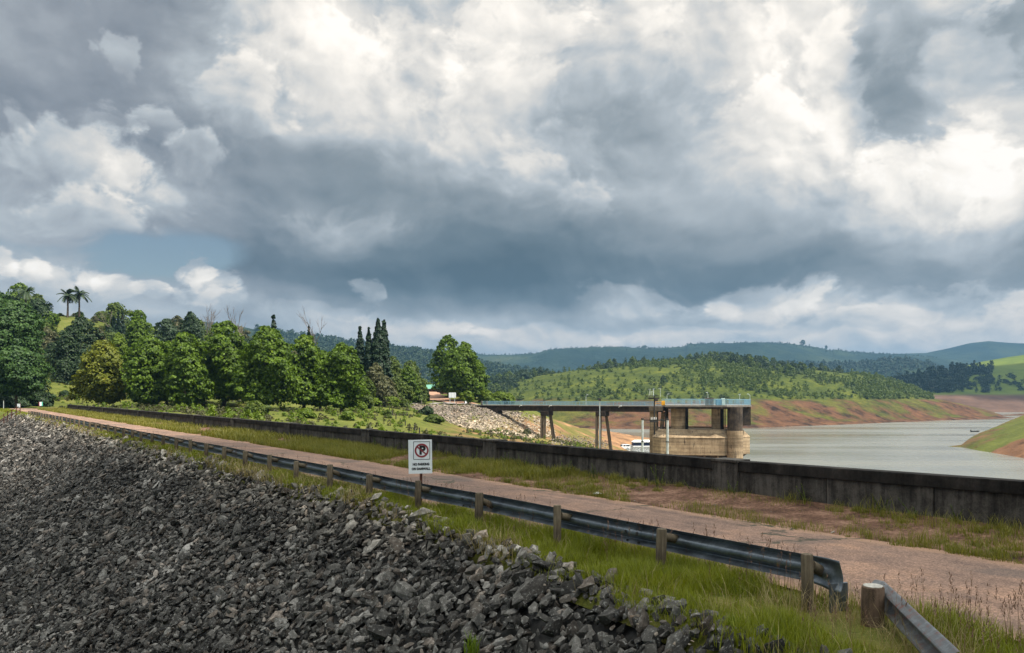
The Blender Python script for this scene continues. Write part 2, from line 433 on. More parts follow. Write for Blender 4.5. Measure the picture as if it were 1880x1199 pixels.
rep_ = n.noise(n.vec('ADD', p, (3.1, 7.7, 0)), .28, 3, .5); c = n.mix(n.mapr(rep_, .60, .63, 0, .45), c, (.085, .075, .070))
crk = n.voro(n.vec('ADD', p, n.scale(n.noise(p, 1.2, 4, 0.6, 'Color'), 1.3)), 0.22, 'DISTANCE_TO_EDGE')
c = n.mix(n.math('MULTIPLY', n.mapr(crk, 0.003, 0.012, 1, 0), n.mapr(big, 0.42, 0.52)), c, (0.06, 0.055, 0.04))
n.put(b.inputs['Base Color'], c); n.put(b.inputs['Normal'], n.bump(aggv, 0.5, 0.006))

M['soil'], n, b = material('verge_soil', 0.95, 0.1)
p = n.pos(); f = n.noise(p, 1.1, 7, 0.65); g = n.noise(p, 14, 5, 0.65)
c = n.ramp(n.math('ADD', n.math('MULTIPLY', f, 0.6), n.math('MULTIPLY', g, 0.4)),
           [(0.36, (0.030, 0.018, 0.013)), (0.49, (0.105, 0.057, 0.038)), (0.62, (0.250, 0.150, 0.105))])
n.put(b.inputs['Base Color'], c); n.put(b.inputs['Normal'], n.bump(g, 0.8, 0.03))
M['turf'], n, b = material('verge_turf', 0.95, 0.1)
p = n.pos(); f = n.noise(p, 1.6, 7, 0.65); g = n.noise(p, 22, 4, 0.65)
c = n.ramp(n.math('ADD', n.math('MULTIPLY', f, 0.6), n.math('MULTIPLY', g, 0.4)),
           [(0.32, (0.040, 0.048, 0.010)), (0.50, (0.105, 0.110, 0.022)), (0.66, (0.160, 0.125, 0.050))])
n.put(b.inputs['Base Color'], c); n.put(b.inputs['Normal'], n.bump(g, 0.8, 0.03))

def rock_material(name, stops, lichen):
    m, n, b = material(name, 0.88, 0.18)
    p = n.pos(); r = n.island()
    o = n.objrand()
    rr = n.math('FRACT', n.math('ADD', r, n.math('MULTIPLY', o, 7.31)))
    f = n.noise(p, 13.0, 8, 0.75); patch = n.noise(p, 0.45, 6, 0.65)
    v = n.math('ADD', n.math('MULTIPLY_ADD', rr, 0.42, -0.10), n.math('MULTIPLY_ADD', f, 0.80, n.math('MULTIPLY_ADD', patch, 0.75, -0.375)))
    c = n.ramp(v, stops)
    hue = n.math('FRACT', n.math('MULTIPLY', rr, 13.7))
    c = n.mix(n.mapr(hue, 0.65, 1.0, 0, 0.6), c, n.mix(1.0, c, (1.25, 1.0, 0.85), 'MULTIPLY'))
    if name == 'riprap_stone':          # paler stones along the top edge of the slope
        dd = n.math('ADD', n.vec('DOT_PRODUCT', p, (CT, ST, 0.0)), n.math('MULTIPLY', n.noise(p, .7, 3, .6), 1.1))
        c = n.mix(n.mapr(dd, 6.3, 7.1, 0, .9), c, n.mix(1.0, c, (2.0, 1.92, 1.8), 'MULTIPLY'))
    li = n.noise(p, 26.0, 4, 0.7)
    c = n.mix(n.math('MULTIPLY', n.mapr(li, 0.57, 0.66), 0.6), c, lichen)
    n.put(b.inputs['Base Color'], c); n.put(b.inputs['Normal'], n.bump(f, 0.6, 0.03))
    return m
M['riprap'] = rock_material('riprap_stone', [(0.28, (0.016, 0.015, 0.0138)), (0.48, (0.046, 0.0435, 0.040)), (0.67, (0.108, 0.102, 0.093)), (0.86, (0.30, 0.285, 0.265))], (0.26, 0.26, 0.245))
M['riprap_bed'], n, b = material('riprap_bed', 0.95, 0.1)
n.put(b.inputs['Base Color'], n.ramp(n.noise(n.pos(), 6, 5, 0.7), [(0.35, (0.012, 0.012, 0.012)), (0.65, (0.045, 0.044, 0.042))]))
M['rubble'] = rock_material('pale_rubble_stone', [(0.15, (0.16, 0.13, 0.10)), (0.45, (0.27, 0.225, 0.165)), (0.75, (0.43, 0.365, 0.275)), (1.0, (0.56, 0.49, 0.385))], (0.30, 0.26, 0.20))
M['wall'] = concrete('stained_concrete', (0.0048, 0.0043, 0.0040), (0.105, 0.094, 0.081), streak=1.5, scale=1.4)
M['coping'] = concrete('dark_coping', (0.0055, 0.0048, 0.0045), (0.070, 0.061, 0.053), streak=0.9, scale=1.2)
def boarded(m, step):
    n = NT(m.node_tree); b = n.n['Principled BSDF']; z = n.sep(n.pos())[2]
    fr = n.math('FRACT', n.math('DIVIDE', n.math('MULTIPLY_ADD', n.noise(n.pos(), .8, 3, .5), .12, z), step))
    line = n.mapr(fr, 0.0, 0.16, 0.62, 1.0)
    band = n.mapr(n.noise(n.vec('MULTIPLY', n.pos(), (.12, .12, 2.4)), 1.0, 4, .6), .35, .65, .72, 1.18)
    old = b.inputs['Base Color'].links[0].from_socket
    k = n.math('MULTIPLY', line, band)
    n.put(b.inputs['Base Color'], n.mix(1.0, old, n.comb(k, k, k), 'MULTIPLY')); return m
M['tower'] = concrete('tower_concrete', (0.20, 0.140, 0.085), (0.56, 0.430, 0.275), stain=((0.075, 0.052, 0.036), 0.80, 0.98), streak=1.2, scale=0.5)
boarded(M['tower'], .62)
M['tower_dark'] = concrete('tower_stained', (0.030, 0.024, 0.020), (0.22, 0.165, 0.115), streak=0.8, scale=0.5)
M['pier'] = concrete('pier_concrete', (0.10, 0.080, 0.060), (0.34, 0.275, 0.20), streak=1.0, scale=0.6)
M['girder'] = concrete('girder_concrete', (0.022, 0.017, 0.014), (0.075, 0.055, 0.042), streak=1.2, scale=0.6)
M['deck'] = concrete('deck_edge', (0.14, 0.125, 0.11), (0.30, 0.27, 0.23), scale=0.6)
M['blue'] = plain('sky_blue_paint', (0.24, 0.43, 0.54), 0.5)
M['blue_dark'] = plain('blue_paint', (0.10, 0.28, 0.42), 0.5)
M['mint'] = plain('pale_green_paint', (0.55, 0.68, 0.62), 0.5)
M['yellow'] = plain('yellow_paint', (0.80, 0.38, 0.02), 0.5)
M['whitepaint'] = plain('white_paint', (0.78, 0.78, 0.76), 0.5, var=0.08)
M['palemetal'] = plain('pale_steel', (0.50, 0.56, 0.55), 0.45, 0.2, 0.2, 2.0)
M['darksteel'] = plain('dark_steel', (0.045, 0.042, 0.038), 0.6, 0.3, 0.3)
M['navy'] = plain('navy_paint', (0.012, 0.022, 0.06), 0.5)
M['glass'] = plain('dark_glass', (0.02, 0.025, 0.03), 0.08, spec=0.8)
M['rubber'] = plain('tyre_rubber', (0.02, 0.02, 0.02), 0.8)
M['greenroof'] = plain('green_roof', (0.10, 0.26, 0.19), 0.6)
M['brick'] = plain('brown_brick', (0.10, 0.048, 0.032), 0.85, scale=3)
M['paper'] = plain('white_paper', (0.80, 0.80, 0.78), 0.7, var=0.06)
M['black'] = plain('black_paint', (0.012, 0.012, 0.014), 0.5)
M['signred'] = plain('faded_red_paint', (0.24, 0.035, 0.045), 0.5)
M['signwhite'] = plain('sign_white', (0.74, 0.77, 0.79), 0.45, var=0.05)
M['signgreen'] = plain('sign_green', (0.10, 0.50, 0.36), 0.5)
M['rust'] = plain('rusty_steel', (0.085, 0.028, 0.014), 0.85, 0.1, 0.45, 12)
M['wood'], n, b = material('weathered_wood', 0.85, 0.2)
p = n.obco(); w = n.noise(n.vec('MULTIPLY', p, (1, 1, 0.06)), 40, 5, 0.65)
f = n.noise(p, 5, 4, 0.6); r = n.objrand()
c = n.ramp(n.math('ADD', n.math('MULTIPLY', w, 0.6), n.math('MULTIPLY_ADD', f, 0.35, n.math('MULTIPLY', r, 0.12))), [(0.34, (0.028, 0.022, 0.016)), (0.55, (0.105, 0.082, 0.055)), (0.78, (0.22, 0.18, 0.125))])
n.put(b.inputs['Base Color'], c); n.put(b.inputs['Normal'], n.bump(w, 0.6, 0.008))
M['wood_dark'] = concrete('dark_old_wood', (0.012, 0.009, 0.007), (0.120, 0.080, 0.055), streak=2.0, scale=3.0)
M['woodend'] = plain('pale_post_end', (0.36, 0.34, 0.30), 0.8, var=0.3, scale=30)
M['rail'], n, b = material('galvanised_rail', 0.42, 0.5)
p = n.pos(); f = n.noise(p, 3.0, 6, 0.65); g = n.noise(p, 30, 4, 0.6)
n.put(b.inputs['Base Color'], n.ramp(n.math('ADD', n.math('MULTIPLY', f, 0.7), n.math('MULTIPLY', g, 0.3)), [(0.3, (0.055, 0.066, 0.080)), (0.55, (0.150, 0.175, 0.200)), (0.75, (0.27, 0.30, 0.33))]))
b.inputs['Metallic'].default_value = 0.75
n.put(b.inputs['Roughness'], n.mapr(f, 0.3, 0.7, 0.34, 0.58))
n.put(b.inputs['Normal'], n.bump(g, 0.12, 0.01))
M['oldrail'], n, b = material('peeling_rail', 0.5, 0.4)
f = n.noise(p := n.pos(), 9, 6, 0.7)
n.put(b.inputs['Base Color'], n.ramp(f, [(0.36, (0.10, 0.03, 0.018)), (0.46, (0.10, 0.105, 0.11)), (0.68, (0.21, 0.22, 0.23))]))
n.put(b.inputs['Metallic'], n.mapr(f, 0.42, 0.5, 0.0, 0.7))
M['water'], n, b = material('reservoir_water', 0.12, 0.5)
b.inputs['Base Color'].default_value = (0.13, 0.13, 0.11, 1); b.inputs['IOR'].default_value = 1.33
p = n.pos()
w1 = n.noise(n.vec('MULTIPLY', p, (0.55, 1.0, 1)), 1.1, 4, 0.6); w2 = n.noise(n.vec('MULTIPLY', p, (0.006, 0.03, 1)), 1.0, 5, 0.6)
n.put(b.inputs['Normal'], n.bump(w1, 0.22, 0.22))
n.put(b.inputs['Roughness'], n.mapr(w2, 0.35, 0.65, 0.10, 0.34))
M['bark'] = concrete('bark', (0.030, 0.022, 0.016), (0.14, 0.11, 0.085), streak=1.2)
M['deadwood'] = plain('grey_dead_wood', (0.16, 0.13, 0.11), 0.9)
M['bushroad'] = plain('reddish_gravel', (0.30, 0.17, 0.11), 0.95, scale=0.6)
M['tarmac'] = plain('grey_tarmac', (0.22, 0.20, 0.18), 0.95, scale=0.8)

LEAF = {
 'plane': leaf_material('plane_leaves', (0.024, 0.052, 0.004), (0.112, 0.185, 0.008), (0.19, 0.24, 0.015)),
 'planey': leaf_material('yellowing_leaves', (0.060, 0.080, 0.008), (0.175, 0.190, 0.014), (0.24, 0.17, 0.02)),
 'dark': leaf_material('dark_leaves', (0.010, 0.024, 0.008), (0.032, 0.060, 0.016), None, 0.2),
 'acacia': leaf_material('acacia_leaves', (0.016, 0.044, 0.012), (0.058, 0.115, 0.022), None, 0.25),
 'cypress': leaf_material('cypress_leaves', (0.006, 0.018, 0.008), (0.018, 0.042, 0.015), None, 0.1),
 'bush': leaf_material('bush_leaves', (0.034, 0.062, 0.010), (0.105, 0.145, 0.020), (0.15, 0.14, 0.03)),
 'lime': leaf_material('fresh_leaves', (0.060, 0.105, 0.010), (0.150, 0.210, 0.018), None, 0.4),
 'dark2': leaf_material('scrub_leaves', (0.018, 0.032, 0.008), (0.060, 0.085, 0.014), None, 0.2),
 'olive': leaf_material('olive_leaves', (0.035, 0.042, 0.016), (0.105, 0.105, 0.042), (0.16, 0.11, 0.06), 0.25),
 'palm': leaf_material('palm_leaves', (0.014, 0.028, 0.010), (0.040, 0.066, 0.020), None, 0.2),
 'blue': leaf_material('bluish_leaves', (0.016, 0.036, 0.016), (0.044, 0.075, 0.030), None, 0.2),
 'grass': leaf_material('grass_blades', (0.085, 0.108, 0.009), (0.225, 0.250, 0.020), (0.34, 0.28, 0.06), 0.4, clump=1.4),
 'drygrass': leaf_material('dry_grass_blades', (0.090, 0.105, 0.016), (0.220, 0.205, 0.042), (0.33, 0.25, 0.09), 0.4, clump=1.0),
 'straw': leaf_material('dead_straw', (0.14, 0.105, 0.045), (0.34, 0.27, 0.13), None, 0.25, clump=2.0),
 'seed': leaf_material('seed_heads', (0.10, 0.055, 0.045), (0.22, 0.13, 0.10), (0.28, 0.20, 0.14), 0.3, clump=2.0),
}

# ------------------------------------------------------------------ the dam crest: rock slope, verges, road
SLOPE = 1.0 / 1.32
def edge_d(t):
    t = np.asarray(t, float)
    return 6.75 - 1.15 * np.exp(-((t - 3.0) / 6.0) ** 2) + 0.12 * fbm(t, t * 0, 0.35, 3, 5)
def ribbon(name, ts, ds, zf, mat, label=None):
    """ts (n), ds (n, m) -> a sheet along the dam"""
    T = np.repeat(ts[:, None], ds.shape[1], 1)
    x, y = damnp(T, ds)
    V = np.stack([x, y, zf(T, ds)], -1).reshape(-1, 3)
    o = np_obj(name, V, [grid_faces(len(ts), ds.shape[1])], mat, smooth=True)
    return tag(o, kind='structure')
TS = np.concatenate([np.arange(-14, 30, 0.25), np.arange(30, 134, 0.7)])
ed = edge_d(TS)
lin = lambda a, b, n: np.asarray(a, float)[:, None] + (np.asarray(b, float) - np.asarray(a, float))[:, None] * np.linspace(0, 1, n)[None]
one = np.ones_like(TS)
ribbon('grass_verge', TS, lin(ed - 0.12, 8.05 * one, 15), lambda t, d: 0.05 * fbm(t, d, 0.8, 3, 2) * np.clip((7.7 - d) * 3, 0, 1) + 0.055 + np.where(d < edge_d(t), -(edge_d(t) - d) * 1.6, 0) - np.clip(d - 7.6, 0, 1) * 0.18, M['turf'])
ribbon('road', TS, lin(7.72 * one + 0.13 * fbm(TS, TS * 0, 0.5, 4, 3), 11.35 * one + 0.14 * fbm(TS, TS * 0, 0.45, 4, 4), 14),
       lambda t, d: 0.045 + 0.05 * (1 - ((d - 9.55) / 1.9) ** 2) + 0.006 * fbm(t, d, 0.6, 2, 6), M['road'])
ribbon('dirt_verge', TS, lin(11.0 * one, 14.3 * one, 16), lambda t, d: -0.02 + np.clip((d - 11.2) / 0.5, 0, 1) * 0.075 + np.clip(d - 12.4, 0, 1.3) * 0.07 + 0.03 * fbm(t, d, 1.1, 3, 8) * np.clip(d - 11.6, 0, 1), M['soil'])
NS = 60
TS2 = np.arange(-30, 125, 0.8)
sN = np.linspace(0, 1, NS) ** 1.3 * 34.0
D2 = edge_d(TS2)[:, None] + 0.35 - sN[None] / math.hypot(1, SLOPE)
def slope_z(t, d): return 0.02 - np.clip(edge_d(t) - d, 0, None) * SLOPE
ribbon('rock_slope', TS2, D2, lambda t, d: slope_z(t, d) - 0.10 + 0.05 * fbm(t, d, 0.9, 3, 12), M['riprap_bed'])
# upstream face going down into the water
ds = np.linspace(14.1, 62, 30)
ribbon('upstream_face', np.arange(-30, 118, 3.0), np.repeat(ds[None], 50, 0)[:len(np.arange(-30, 118, 3.0))], lambda t, d: 0.02 - (d - 14.1) * 0.42 + 0.08 * fbm(t, d, 0.3, 3, 3), M['riprap_bed'])

# ------------------------------------------------------------------ terrain
def tps(P, Z, lam=0.02):
    P = np.asarray(P, float); n = len(P)
    def U(r2): return np.where(r2 > 0, r2 * np.log(np.maximum(r2, 1e-12)), 0)
    r2 = ((P[:, None] - P[None]) ** 2).sum(-1)
    A = np.zeros((n + 3, n + 3)); A[:n, :n] = U(r2) + lam * np.eye(n)
    A[:n, n] = 1; A[:n, n + 1:] = P; A[n, :n] = 1; A[n + 1:, :n] = P.T
    w = np.linalg.solve(A, np.concatenate([Z, np.zeros(3)]))
    def ev(x, y):
        x = np.asarray(x, float) / 100; y = np.asarray(y, float) / 100
        sh = x.shape; x = x.ravel(); y = y.ravel(); out = np.empty(len(x))
        for i in range(0, len(x), 20000):
            r2 = (x[i:i + 20000, None] - P[None, :, 0]) ** 2 + (y[i:i + 20000, None] - P[None, :, 1]) ** 2
            out[i:i + 20000] = U(r2) @ w[:n] + w[n] + w[n + 1] * x[i:i + 20000] + w[n + 2] * y[i:i + 20000]
        return out.reshape(sh)
    return ev
BANK = [  # (px, py, Y) as seen, ground level of the near left bank
 (60, 752, 118), (150, 748, 125), (60, 735, 140), (150, 735, 140), (0, 752, 110), (-150, 745, 115), (-150, 690, 150), (-400, 690, 130), (-400, 560, 200),
 (0, 700, 150), (0, 600, 190), (100, 690, 165), (100, 640, 195), (110, 585, 228), (145, 582, 232), (30, 575, 225), (-150, 560, 230), (60, 578, 260), (-100, 570, 300),
 (230, 735, 135), (230, 690, 170), (230, 625, 225), (230, 612, 260), (330, 735, 135), (330, 690, 180), (330, 630, 230), (330, 622, 270),
 (440, 742, 130), (440, 690, 190), (440, 650, 240), (540, 745, 128), (540, 700, 190), (540, 676, 240), (640, 742, 150), (640, 705, 195), (640, 690, 250),
 (480, 755, 108), (560, 757, 108), (640, 758, 108), (480, 774, 72), (560, 784, 72), (640, 790, 72), (400, 755, 105), (400, 764, 75), (300, 755, 95),
 (700, 743, 150), (760, 741, 155), (820, 741, 162), (880, 741, 168), (930, 741, 172), (700, 735, 180), (760, 712, 205), (800, 728, 190), (850, 730, 200), (900, 736, 200), (960, 742, 200),
 (720, 760, 125), (720, 790, 85), (720, 800, 72), (790, 745, 152), (790, 768, 128), (790, 790, 100), (790, 806, 80),
 (850, 746, 158), (850, 770, 138), (870, 792, 120), (850, 806, 98), (905, 750, 161), (930, 774, 153), (960, 800, 143), (900, 815, 100),
 (940, 752, 169), (985, 775, 171), (1015, 799, 166), (1000, 819, 153), (960, 748, 185), (1000, 768, 190), (1040, 782, 185), (1015, 774, 205), (1060, 782, 260), (1120, 793, 315),
 (1050, 812, 150), (1100, 826, 148), (1100, 812, 190), (1140, 815.5, 252), (1140, 822, 270), (1110, 812, 262), (1180, 803, 335), (1215, 806, 340), (1168, 842, 250), (1190, 844, 262), (1162, 838, 266), (1200, 836, 275), (1060, 806, 185), (1200, 838, 150), (1150, 836, 150), (1100, 842, 120), (1000, 838, 100), (1090, 816, 218), (1118, 818, 235),
 (1000, 790, 330), (1080, 806, 372), (1240, 850, 180), (1260, 843, 240), (1230, 815, 310), (1150, 813, 395), (900, 745, 260), (900, 790, 330), (800, 720, 300), (700, 700, 300), (1000, 800, 380), (1300, 850, 300), (1300, 900, 150),
]
bp = [at(*q) for q in BANK]
bank_tps = tps([(p[0] / 100, p[1] / 100) for p in bp], [p[2] for p in bp], 0.004)
def bank_z(x, y):
    x = np.asarray(x, float); y = np.asarray(y, float)
    z = np.clip(bank_tps(x, y), -24, 60) + 0.35 * fbm(x, y, 0.09, 4, 21) + 0.12 * fbm(x, y, 0.5, 2, 22)
    # the little cove where the houseboat lies
    pq = 940 + F * x / np.maximum(y, 1); kc = np.clip(1.5 - np.sqrt(((pq - 1194) / 27) ** 2 + ((y - 255) / 34) ** 2), 0, 1); kc = kc * kc * (3 - 2 * kc)
    z = np.where(z > -17.3, z * (1 - kc) - 17.3 * kc, z)
    t, d = todam(x, y)
    # cut away where the dam stands
    k = np.clip((104 - t) / 12, 0, 1) * np.clip((15.2 - d) / 1.0, 0, 1)
    k = np.maximum(k, np.clip((62 - y) / 10, 0, 1))
    z = z * (1 - k) + -23.0 * k
    # flat where the crest road lands
    q = np.clip((t - 98) / 8, 0, 1) * np.clip((150 - t) / 14, 0, 1) * np.clip((d - 4) / 3, 0, 1) * np.clip((18 - d) / 3, 0, 1)
    return z * (1 - q) + -0.02 * q
M['bank'] = terrain_material('bank_grass', (0.030, 0.045, 0.010), (0.085, 0.098, 0.020), (0.150, 0.138, 0.042), (0.090, 0.050, 0.030), (0.30, 0.170, 0.085), (-4.5, -1.5, 3.0, -12.5), scale=0.10, soil_amt=0.41)
def polar_sheet(name, pxs, Ys, zf, mat):
    PX, YY = np.meshgrid(pxs, Ys)
    X = (PX - 940) / F * YY
    Z = zf(X, YY, PX)
    o = np_obj(name, np.stack([X, YY, Z], -1).reshape(-1, 3), [grid_faces(len(Ys), len(pxs))], mat, smooth=True)
    return tag(o, kind='structure')
polar_sheet('bank_ground', np.linspace(-620, 1330, 420), np.concatenate([np.arange(55, 200, 0.9), np.arange(200, 420, 3.0)]), lambda x, y, p: bank_z(x, y), M['bank'])

# base ground reaching the horizon
M['plain'] = terrain_material('lowland', (0.030, 0.045, 0.012), (0.060, 0.085, 0.020), (0.100, 0.110, 0.030), (0.10, 0.06, 0.035), (0.22, 0.14, 0.08), None, 0.01, 0.35)
V = np.array([(-9000, -9000, -23.5), (9000, -9000, -23.5), (9000, 9000, -23.5), (-9000, 9000, -23.5)], float)
tag(np_obj('ground', V, [np.array([[0, 1, 2, 3]])], M['plain']), kind='structure')
WZ = -16.0
V = np.array([(-60, 40, WZ), (1500, 40, WZ), (1500, 830, WZ), (-60, 830, WZ)], float)
tag(np_obj('water', V, [np.array([[0, 1, 2, 3]])], M['water']), kind='structure')

def interp(tab):
    xs = [a for a, _ in tab]; ys = [b for _, b in tab]
    return lambda p: np.interp(p, xs, ys)
WY = lambda py: (CAMZ - WZ) * F / (py - HORIZON)      # distance of a water pixel
def sstep(a, b, x): u = np.clip((x - a) / (b - a), 0, 1); return u * u * (3 - 2 * u)

# the green hill across the inlet
sh_py = interp([(820, 778), (900, 781), (1000, 786), (1100, 787), (1185, 788), (1260, 787), (1380, 785.5), (1480, 782), (1560, 779), (1640, 775.5), (1700, 773), (1760, 771), (1800, 770), (1850, 768.5), (1900, 767)])
bank_py = interp([(820, 745), (900, 742), (1000, 738), (1100, 735), (1300, 733), (1500, 733), (1620, 732), (1700, 733), (1740, 738), (1800, 752), (1845, 765), (1860, 770), (1900, 790)])
crest_py = interp([(760, 712), (830, 705), (880, 700), (930, 690), (1000, 681), (1050, 674), (1120, 668), (1200, 661), (1260, 657), (1300, 653), (1350, 655), (1400, 662), (1450, 669), (1520, 676), (1600, 684), (1640, 694), (1690, 713), (1720, 727), (1760, 744), (1845, 770), (1900, 800)])
def hill_z(x, y, p=None):
    x = np.asarray(x, float); y = np.asarray(y, float)
    p = 940 + F * x / y
    ys = WY(sh_py(p)); yb = ys + 62; yc = np.maximum(yb + 40, 690 - np.clip(p - 1640, 0, 300) * 0.4)
    zb = CAMZ - (bank_py(p) - HORIZON) / F * yb; zc = CAMZ - (crest_py(p) + 8 - HORIZON) / F * yc
    zb = np.maximum(zb, WZ + 0.2); zc = np.maximum(zc, zb)
    z = np.where(y < ys, WZ - (ys - y) * 0.12, np.where(y < yb, WZ + (zb - WZ) * sstep(-0.12, 1.1, (y - ys) / (yb - ys)) , zb + (zc - zb) * np.sin(np.clip((y - yb) / (yc - yb), 0, 1) * math.pi / 2)))
    z = np.where(y > yc, zc - (y - yc) * 0.10, z)
    k = np.clip((y - ys) / 30, 0, 1)
    z = z + k * (0.9 * fbm(x, y, 0.016, 4, 31) + 0.25 * fbm(x, y, 0.12, 3, 32))
    return np.maximum(z, -23)
M['hill'] = terrain_material('hill_ground', (0.016, 0.026, 0.007), (0.052, 0.066, 0.010), (0.125, 0.128, 0.016), (0.018, 0.011, 0.008), (0.118, 0.058, 0.030), (-3.5, -0.5, 2.5, -15.0), scale=0.05, soil_amt=0.45, far=4.0)
polar_sheet('green_hill', np.linspace(700, 1905, 330), np.concatenate([np.arange(395, 720, 2.0), np.arange(720, 900, 8.0)]), hill_z, M['hill'])

# spit of land on the right
def spit_z(x, y, p=None):
    p = 940 + F * np.asarray(x, float) / y
    yf = interp([(1740, 272), (1765, 270), (1800, 252), (1840, 238), (1880, 224), (1960, 205), (2300, 170)])(p)
    yk = interp([(1740, 274), (1765, 275), (1800, 320), (1840, 352), (1880, 380), (1960, 420), (2300, 460)])(p)
    ht = interp([(1740, 0), (1765, .6), (1800, 4.0), (1840, 7.0), (1880, 10.0), (1960, 15), (2300, 26)])(p)
    u = (y - yf) / np.maximum(yk - yf, 1)
    z = WZ + ht * np.where((u > 0) & (u < 1), np.sin(np.clip(u, 0, 1) * math.pi) ** 0.8, 0)
    z = np.where(u <= 0, WZ + u * np.maximum(yk - yf, 1) * 0.15, np.where(u >= 1, WZ - (y - yk) * 0.12, z))
    return np.maximum(z + 0.35 * fbm(x, y, 0.06, 4, 41) * np.clip(u * 8, 0, 1), -23)
M['spit'] = terrain_material('spit_grass', (0.030, 0.040, 0.012), (0.075, 0.085, 0.018), (0.120, 0.130, 0.028), (0.055, 0.030, 0.018), (0.165, 0.085, 0.045), None, scale=0.05, soil_amt=0.50, far=2)
polar_sheet('right_spit', np.linspace(1735, 2300, 130), np.arange(165, 500, 2.0), spit_z, M['spit'])

# right green hill beyond the arm of water
def rhill_z(x, y, p=None):
    p = 940 + F * np.asarray(x, float) / y
    ys = 745 + 0 * p; zb = 2.0
    cpy = interp([(1300, 715), (1560, 706), (1640, 700), (1700, 692), (1760, 676), (1800, 666), (1880, 654), (1960, 645), (2200, 630)])(p)
    zc = CAMZ - (cpy - HORIZON) / F * 1250
    z = np.where(y < 850, WZ - 1 + (zb - WZ + 1) * sstep(0, 1, (y - ys) / (850 - ys)), zb + (zc - zb) * np.sin(np.clip((y - 850) / 400, 0, 1) * math.pi / 2))
    z = np.where(y > 1250, zc - (y - 1250) * 0.05, z)
    return z + np.clip((y - ys) / 60, 0, 1) * (2.0 * fbm(x, y, 0.008, 4, 51))
M['rhill'] = terrain_material('meadow_hill', (0.040, 0.062, 0.012), (0.085, 0.115, 0.018), (0.120, 0.145, 0.024), (0.050, 0.030, 0.022), (0.110, 0.065, 0.045), (-1.0, 2.5, 3.0, -12.0), scale=0.012, soil_amt=0.56, far=4)
polar_sheet('meadow_hill', np.linspace(1280, 2250, 160), np.arange(735, 1500, 9.0), rhill_z, M['rhill'])

# far forested ridges
M['ridge'], n, b = material('forested_ridge', 0.95, 0.05)
p = n.pos(); f = n.noise(p, 0.004, 6, 0.6); g = n.noise(p, 0.05, 5, 0.7)
c = n.ramp(n.math('ADD', n.math('MULTIPLY', f, 0.75), n.math('MULTIPLY', g, 0.25)), [(0.38, (0.006, 0.013, 0.008)), (0.50, (0.012, 0.022, 0.012)), (0.60, (0.026, 0.038, 0.017)), (0.72, (0.055, 0.062, 0.028))])
n.put(b.inputs['Base Color'], c); n.put(b.inputs['Normal'], n.bump(g, 0.9, 9.0))
RIDGES = []
def ridge(name, tab, Y, depth, base, seed, rough, mat='ridge', px=None, drop=0.35):
    cp = interp(tab); xs = px or (tab[0][0], tab[-1][0])
    def zf(x, y, p=None):
        p = 940 + F * np.asarray(x, float) / y
        zc = CAMZ - (cp(p) - HORIZON) / F * Y
        u = np.clip((y - (Y - depth)) / depth, 0, 1)
        z = base + (zc - base) * (0.25 * u + 0.75 * sstep(0, 1, u))
        z = np.where(y > Y, zc - (y - Y) * drop, z)
        return np.maximum(z + rough * fbm(x, y, 1.2 / depth * 2, 5, seed, 0.55) * np.clip(u * 3, 0, 1) * np.clip((1.0 - u) * 4 + 0.12, 0, 1), -23)
    RIDGES.append((zf, Y))
    return polar_sheet(name, np.linspace(xs[0], xs[1], 420), np.concatenate([np.linspace(Y - depth, Y, 60), np.linspace(Y, Y + depth * 0.4, 8)[1:]]), zf, M[mat])
ridge('low_ridge', [(860, 700), (1000, 690), (1150, 683), (1300, 676), (1420, 672), (1500, 670), (1560, 670), (1610, 664), (1660, 661), (1700, 666), (1760, 690), (1800, 720)], 1750, 500, -10, 61, 6)
ridge('side_ridge', [(300, 585), (420, 594), (500, 611), (560, 619), (620, 629), (700, 642), (760, 649), (800, 655), (850, 663), (900, 676), (1000, 690)], 1500, 750, -10, 62, 10)
ridge('forest_ridge', [(600, 640), (720, 636), (800, 645), (880, 652), (950, 652), (985, 649), (1010, 642), (1050, 640), (1130, 637), (1200, 640), (1257, 639), (1262, 633.5), (1330, 632), (1400, 630), (1450, 631), (1490, 636), (1528, 644), (1532, 642), (1560, 646), (1600, 649), (1660, 653), (1720, 658), (1770, 664), (1900, 680)], 2700, 800, -5, 63, 14)
ridge('blue_mountain', [(1500, 665), (1600, 654), (1650, 649), (1700, 648), (1740, 640), (1780, 630), (1815, 626), (1850, 629), (1900, 631), (2000, 640), (2200, 650)], 3300, 900, -5, 64, 10)

# ------------------------------------------------------------------ riprap stones
def rock_proto(seed, npts, sx, sy, sz):
    rng = np.random.default_rng(seed)
    bm = bmesh.new()
    v = rng.normal(size=(npts, 3)); v /= np.linalg.norm(v, axis=1)[:, None]
    v *= rng.uniform(0.78, 1.0, (npts, 1))
    v = np.sign(v) * np.abs(v) ** 0.8
    for p in v * (sx, sy, sz): bm.verts.new(p)
    bmesh.ops.convex_hull(bm, input=bm.verts[:])
    bmesh.ops.delete(bm, geom=[q for q in bm.verts if not q.link_faces], context='VERTS')
    bmesh.ops.triangulate(bm, faces=bm.faces[:])
    bm.verts.index_update()
    V = np.array([q.co[:] for q in bm.verts]); Fc = np.array([[q.index for q in f.verts] for f in bm.faces])
    bm.free(); return V, Fc
ROCKS_FAR = [rock_proto(100 + i, 9, 0.5, 0.5 * random.uniform(.45, .80), 0.5 * random.uniform(.30, .60)) for i in range(12)]
ROCKS_NEAR = [rock_proto(200 + i, 13, 0.5, 0.5 * random.uniform(.42, .78), 0.5 * random.uniform(.28, .58)) for i in range(14)]

